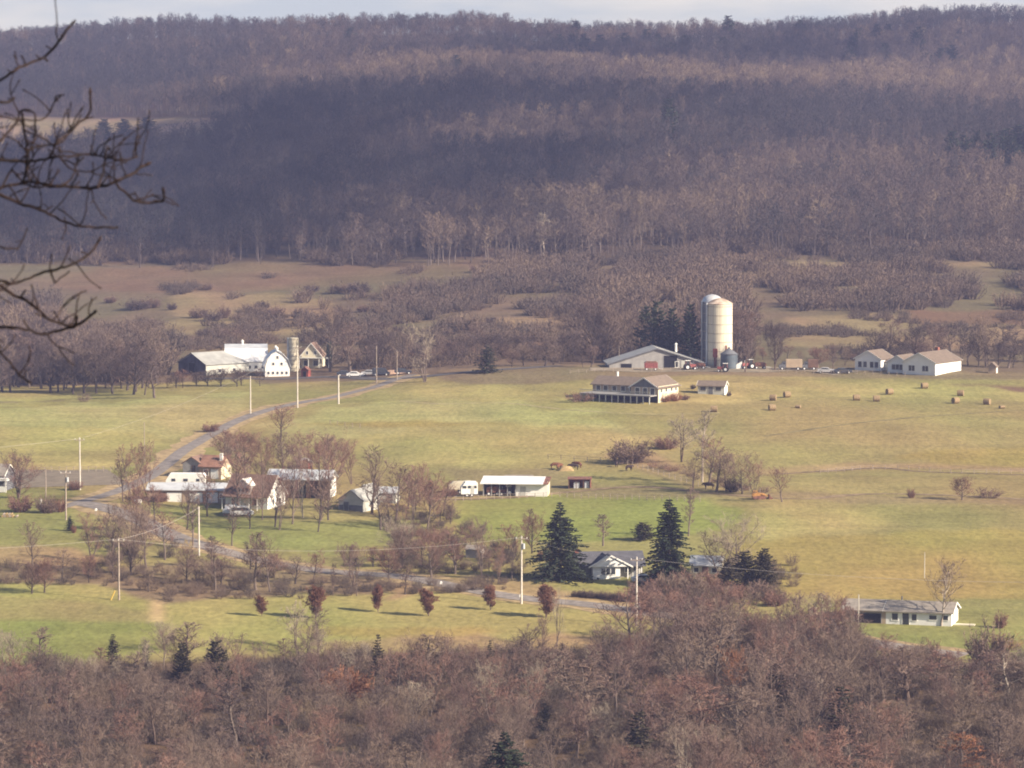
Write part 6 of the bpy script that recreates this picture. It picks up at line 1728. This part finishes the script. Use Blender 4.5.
# the near wood along the bottom
pale = [(700,757,692,48)]
def near_wood():
    n = 0; tries = 0; placed = []
    while n < 300 and tries < 20000:
        tries += 1
        Y = rng.uniform(468, 690); px = rng.uniform(-40, 1064); x = (px - 512) / F * Y
        z = float(T(x, Y)); py = float(project(x, Y, z)[1])
        edge = float(np.interp(px, [-100, 0, 170, 300, 560, 620, 660, 700, 850, 880, 940, 1100], [700, 700, 698, 690, 684, 664, 644, 636, 646, 668, 686, 688]))
        if py < edge: continue
        dmin = 6.6 * (1 if Y > 540 else .95)
        if any((x - a) ** 2 + (Y - b) ** 2 < dmin ** 2 for a, b in placed): continue
        placed.append((x, Y))
        near = max(0, 1 - (py - edge) / 30)
        tall = 1.0 if 630 < px < 870 else .78
        H = rng.uniform(7.5, 12.5) * tall
        if Y < 520: H = min(H, 10.5)
        # the meadow and lawns stay visible behind the crowns
        top_lim = float(np.interp(px, [-100, 0, 100, 160, 250, 400, 500, 560, 620, 660, 720, 850, 880, 900, 960, 1000, 1100], [644, 646, 644, 640, 646, 640, 645, 628, 606, 594, 593, 598, 612, 648, 650, 642, 642]))
        Hmax = (py - top_lim) / (F / Y)
        H = min(H, max(2.5, Hmax * rng.choice([.8, .9, 1.0, 1.0, 1.12, 1.3])))
        wdt = H * rng.uniform(.55, .85) if H > 6 else H * rng.uniform(.7, 1.1)
        kind = rng.choices(['bare', 'narrow', 'spread', 'round', 'few'], [52, 20, 20, 4, 4])[0]
        redness = vnoise(x / 30, Y / 30, 200); red = rng.random() < .10 + .45 * float(redness) * (1 if px > 600 else .6)
        mt = 'twig_red' if red else rng.choices(['twig', 'twig_dark', 'twig_pale', 'leaf_orange'], [78, 12, 4, 1])[0]
        p_ = Vector((x, Y, z))
        cw = {'twig': 'grey brown', 'twig_red': 'reddish', 'twig_dark': 'dark', 'twig_pale': 'pale', 'leaf_orange': 'orange tinged'}[mt]
        kw = {'bare': '', 'narrow': 'slender ', 'spread': 'wide spreading ', 'round': 'round crowned ', 'few': 'many stemmed '}[kind]
        qw = 'left quarter' if px < 256 else 'left centre' if px < 512 else 'right centre' if px < 768 else 'right quarter'
        dw = 'front' if Y < 530 else 'middle' if Y < 600 else 'back'
        tree(0, 0, H, wdt, kind, '%s %sleafless tree in the %s rows of the near wood, %s' % (cw, kw, dw, qw), 'pale_bark' if rng.random() < .015 else 'trunk', mt, 'woodland_tree', 'leafless trees of the near wood', loc=p_)
        n += 1
    print('near wood trees', n)
near_wood()
q = Vector(((686 - 512) / F * 545, 545, 0)); q.z = float(T(q.x, q.y))
tree(0, 0, 9.6, 5.4, 'few', 'bright pale limbed tree standing out in the near wood, left of its twin', 'pale_bark', 'twig_pale', 'pale_tree', idx=0, loc=q)
q = Vector(((712 - 512) / F * 548, 548, 0)); q.z = float(T(q.x, q.y))
tree(0, 0, 9.2, 4.6, 'few', 'bright pale limbed tree, right one of the two in the near wood', 'pale_bark', 'twig_pale', 'pale_tree', idx=1, loc=q)
q = Vector(((35 - 512) / F * 500, 500, 0)); q.z = float(T(q.x, q.y))
tree(0, 0, 9.5, 9.0, 'few', 'golden pale branching tree in the bottom left corner', 'pale_bark', 'twig_pale', 'pale_tree', idx=0, loc=q)

# ------------------------------------------------------------------ tree beside the viewpoint whose branches reach into view
def lookout_tree():
    D0 = 14.0
    base = Vector((-3.3, D0 + .3, 0)); base.z = float(T(base.x, base.y))
    o = thing('lookout_tree', 'bare near tree whose dark branches reach in from the left edge', 'tree', base)
    r_ = random.Random(12)
    def W3(px, py, d):
        u = (384 - py) / F; rr = (px - 512) / F
        dv = Vector((rr, CT + u * ST, -ST + u * CT)); return dv * (d / dv.y) - base
    mb = MB(); mb.path([(0, 0, -.5), (.05, 0, 1.0), (-.05, .05, 2.5), (.1, 0, 4.5), (.05, 0, 7.0), (.2, .1, 9.0)], [.17, .15, .12, .085, .05, .02], 10); mb.build('trunk', M['near_bark'], o)
    BR = [ # pixel path, start radius px, end radius px, depth offset
     ([(-420,330),(-250,220),(-120,140),(-40,98),(0,80),(20,67),(40,59),(52,50),(62,38),(70,26)], 9, 1.3, 0),
     ([(-420,420),(-250,300),(-120,215),(-40,190),(0,187),(30,182),(60,186),(90,188),(115,182),(135,172),(144,165)], 10, 1.5, .2),
     ([(-40,190),(-10,192),(0,195),(20,203),(45,212),(70,224),(85,227),(117,227)], 2.6, 1.1, .25),
     ([(-120,215),(-40,165),(0,160),(30,161),(60,157),(90,155),(120,160),(133,158),(137,156)], 4, 1.0, .1),
     ([(-60,180),(-10,144),(0,140),(12,128),(20,113),(25,110),(33,112),(35,120),(35,136)], 2.6, 1.0, 0),
     ([(-420,540),(-250,420),(-120,320),(-40,288),(0,281),(15,284),(45,272),(70,265),(88,255),(98,244)], 9, 1.3, -.2),
     ([(50,271),(54,282),(60,278),(68,272)], 1.2, .9, -.2),
     ([(-40,300),(-10,290),(0,286),(15,295),(30,303),(42,314),(52,320),(72,326),(85,320),(94,313)], 2.4, 1.4, -.3),
     ([(-120,345),(-40,330),(0,327),(30,330),(42,335),(60,330),(74,327),(76,320)], 3.2, 1.4, -.25),
     ([(38,308),(34,296),(32,286)], 1.1, .8, -.3),
     ([(-60,340),(-10,348),(0,352),(10,362),(20,376),(27,380)], 2.2, 1.0, -.35),
     ([(0,247),(8,248),(17,249),(22,240),(26,231)], 1.2, .8, .1),
     ([(22,113),(26,140),(26,165),(24,184)], 1.3, 1.1, .15), ([(0,102),(8,102),(13,99)], 1.5, 1.4, .1),
     ([(55,144),(70,132),(80,122),(90,113),(91,95)], 1.3, 1.2, .1), ([(26,150),(40,146),(55,144),(66,138),(72,124),(80,112)], 1.2, .8, .12),
     ([(97,188),(103,172),(106,150),(108,148)], 1.4, 1.1, .2), ([(133,158),(136,140),(139,120)], 1.1, .8, .1),
     ([(60,186),(72,178),(76,166),(82,158)], 1.3, .9, .15), ([(30,182),(28,170),(30,150),(35,136)], 1.2, .9, .2),
     ([(117,184),(128,196),(137,202),(150,202),(163,201),(164,193)], 1.2, 1.3, .2), ([(0,190),(12,170),(24,184),(40,187),(56,186)], 1.3, .9, .25),
     ([(40,59),(44,58),(47,61)], 1.2, 1.0, 0), ([(-10,115),(0,116),(20,120),(45,118),(52,105),(58,98)], 1.0, .8, .05),
     ([(60,157),(70,168),(90,172),(110,178)], 1.0, .7, .1), ([(80,227),(72,218),(60,210)], .9, .7, .25), ([(25,130),(45,140),(60,150),(90,155)], 1.0, .8, .1)]
    for pix, a, b_, dz in BR:
        px_ = [Vector(q + (0,)) for q in pix]; fine = []
        for i in range(len(px_) - 1):
            p0 = px_[max(0, i - 1)]; p1 = px_[i]; p2 = px_[i + 1]; p3 = px_[min(len(px_) - 1, i + 2)]
            k_ = max(2, int((p2 - p1).length / 5))
            for j in range(k_):
                t = j / k_; fine.append(.5 * ((2 * p1) + (p2 - p0) * t + (2 * p0 - 5 * p1 + 4 * p2 - p3) * t * t + (3 * p1 - p0 - 3 * p2 + p3) * t ** 3))
        fine.append(px_[-1]); pts = []; rs = []
        for i, q in enumerate(fine):
            t = i / max(1, len(fine) - 1); d = D0 + dz + .5 * t + (.12 * math.sin(i * .5 + a * 9) if t > .4 else 0)
            jit = .9 if len(fine) > 6 else .5
            pts.append(W3(q.x + r_.uniform(-jit, jit), q.y + r_.uniform(-jit, jit), d)); rad = a + (b_ - a) * min(1, t * 1.35) ** .7
            if a > 5 and i % 7 == 3: rad *= 1.18
            rs.append(rad * 1.02 * pxm(d))
        if a > 8: pts = [Vector((.05, 0, pts[0].z - .2))] + pts; rs = [rs[0] * 1.2] + rs
        mb = MB(); mb.path(pts, rs, 7)
        # buds and spurs
        for i in range(3, len(pts) - 1, 3):
            if pts[i].x + base.x < -1.9: continue
            if r_.random() < .75:
                d = (rv(r_) + Vector((0, 0, .35))).normalized(); l_ = r_.uniform(.012, .05) * (1 if r_.random() < .8 else 2.2)
                mb.path([pts[i], pts[i] + d * l_ * .6 + rv(r_, .003), pts[i] + d * l_], [rs[i] * .7, rs[i] * .55, rs[i] * .6], 5)
        mb.path([pts[-1], pts[-1] + (pts[-1] - pts[-2]).normalized() * .015, pts[-1] + (pts[-1] - pts[-2]).normalized() * .03], [rs[-1], rs[-1] * 1.4, rs[-1] * .4], 6)
        for i in range(4, len(pts) - 1):
            if pts[i].x + base.x < -1.85 or r_.random() > .20: continue
            d = (pts[i + 1] - pts[i]).normalized(); side = d.cross(Vector((0, 1, 0))).normalized() * (1 if r_.random() < .65 else -1)
            if side.z < 0 and r_.random() < .5: side = -side
            q = pts[i]; dd = (d * r_.uniform(.2, .9) + side + Vector((0, r_.uniform(-.5, .5), 0))).normalized(); l_ = r_.uniform(.05, .19)
            tp = [q]
            for j in range(5):
                dd = (dd + rv(r_, .35) + Vector((.05, 0, .03))).normalized(); q = q + dd * l_ / 5; tp.append(q)
            mb.path(tp, [.0030, .0026, .0024, .0022, .0020, .0028], 5)
            if r_.random() < .6:
                q = tp[2]; d2 = (dd + rv(r_, .9)).normalized(); mb.path([q, q + d2 * l_ * .25, q + d2 * l_ * .45 + rv(r_, .006)], [.0022, .0018, .0024], 5)
        mb.build('branch', M['near_bark'], o, smooth=True)
M['near_bark'] = mat('near_twig_bark', (.014, .009, .011), var=.35, scale=18, rgb2=(.030, .018, .018))
lookout_tree()
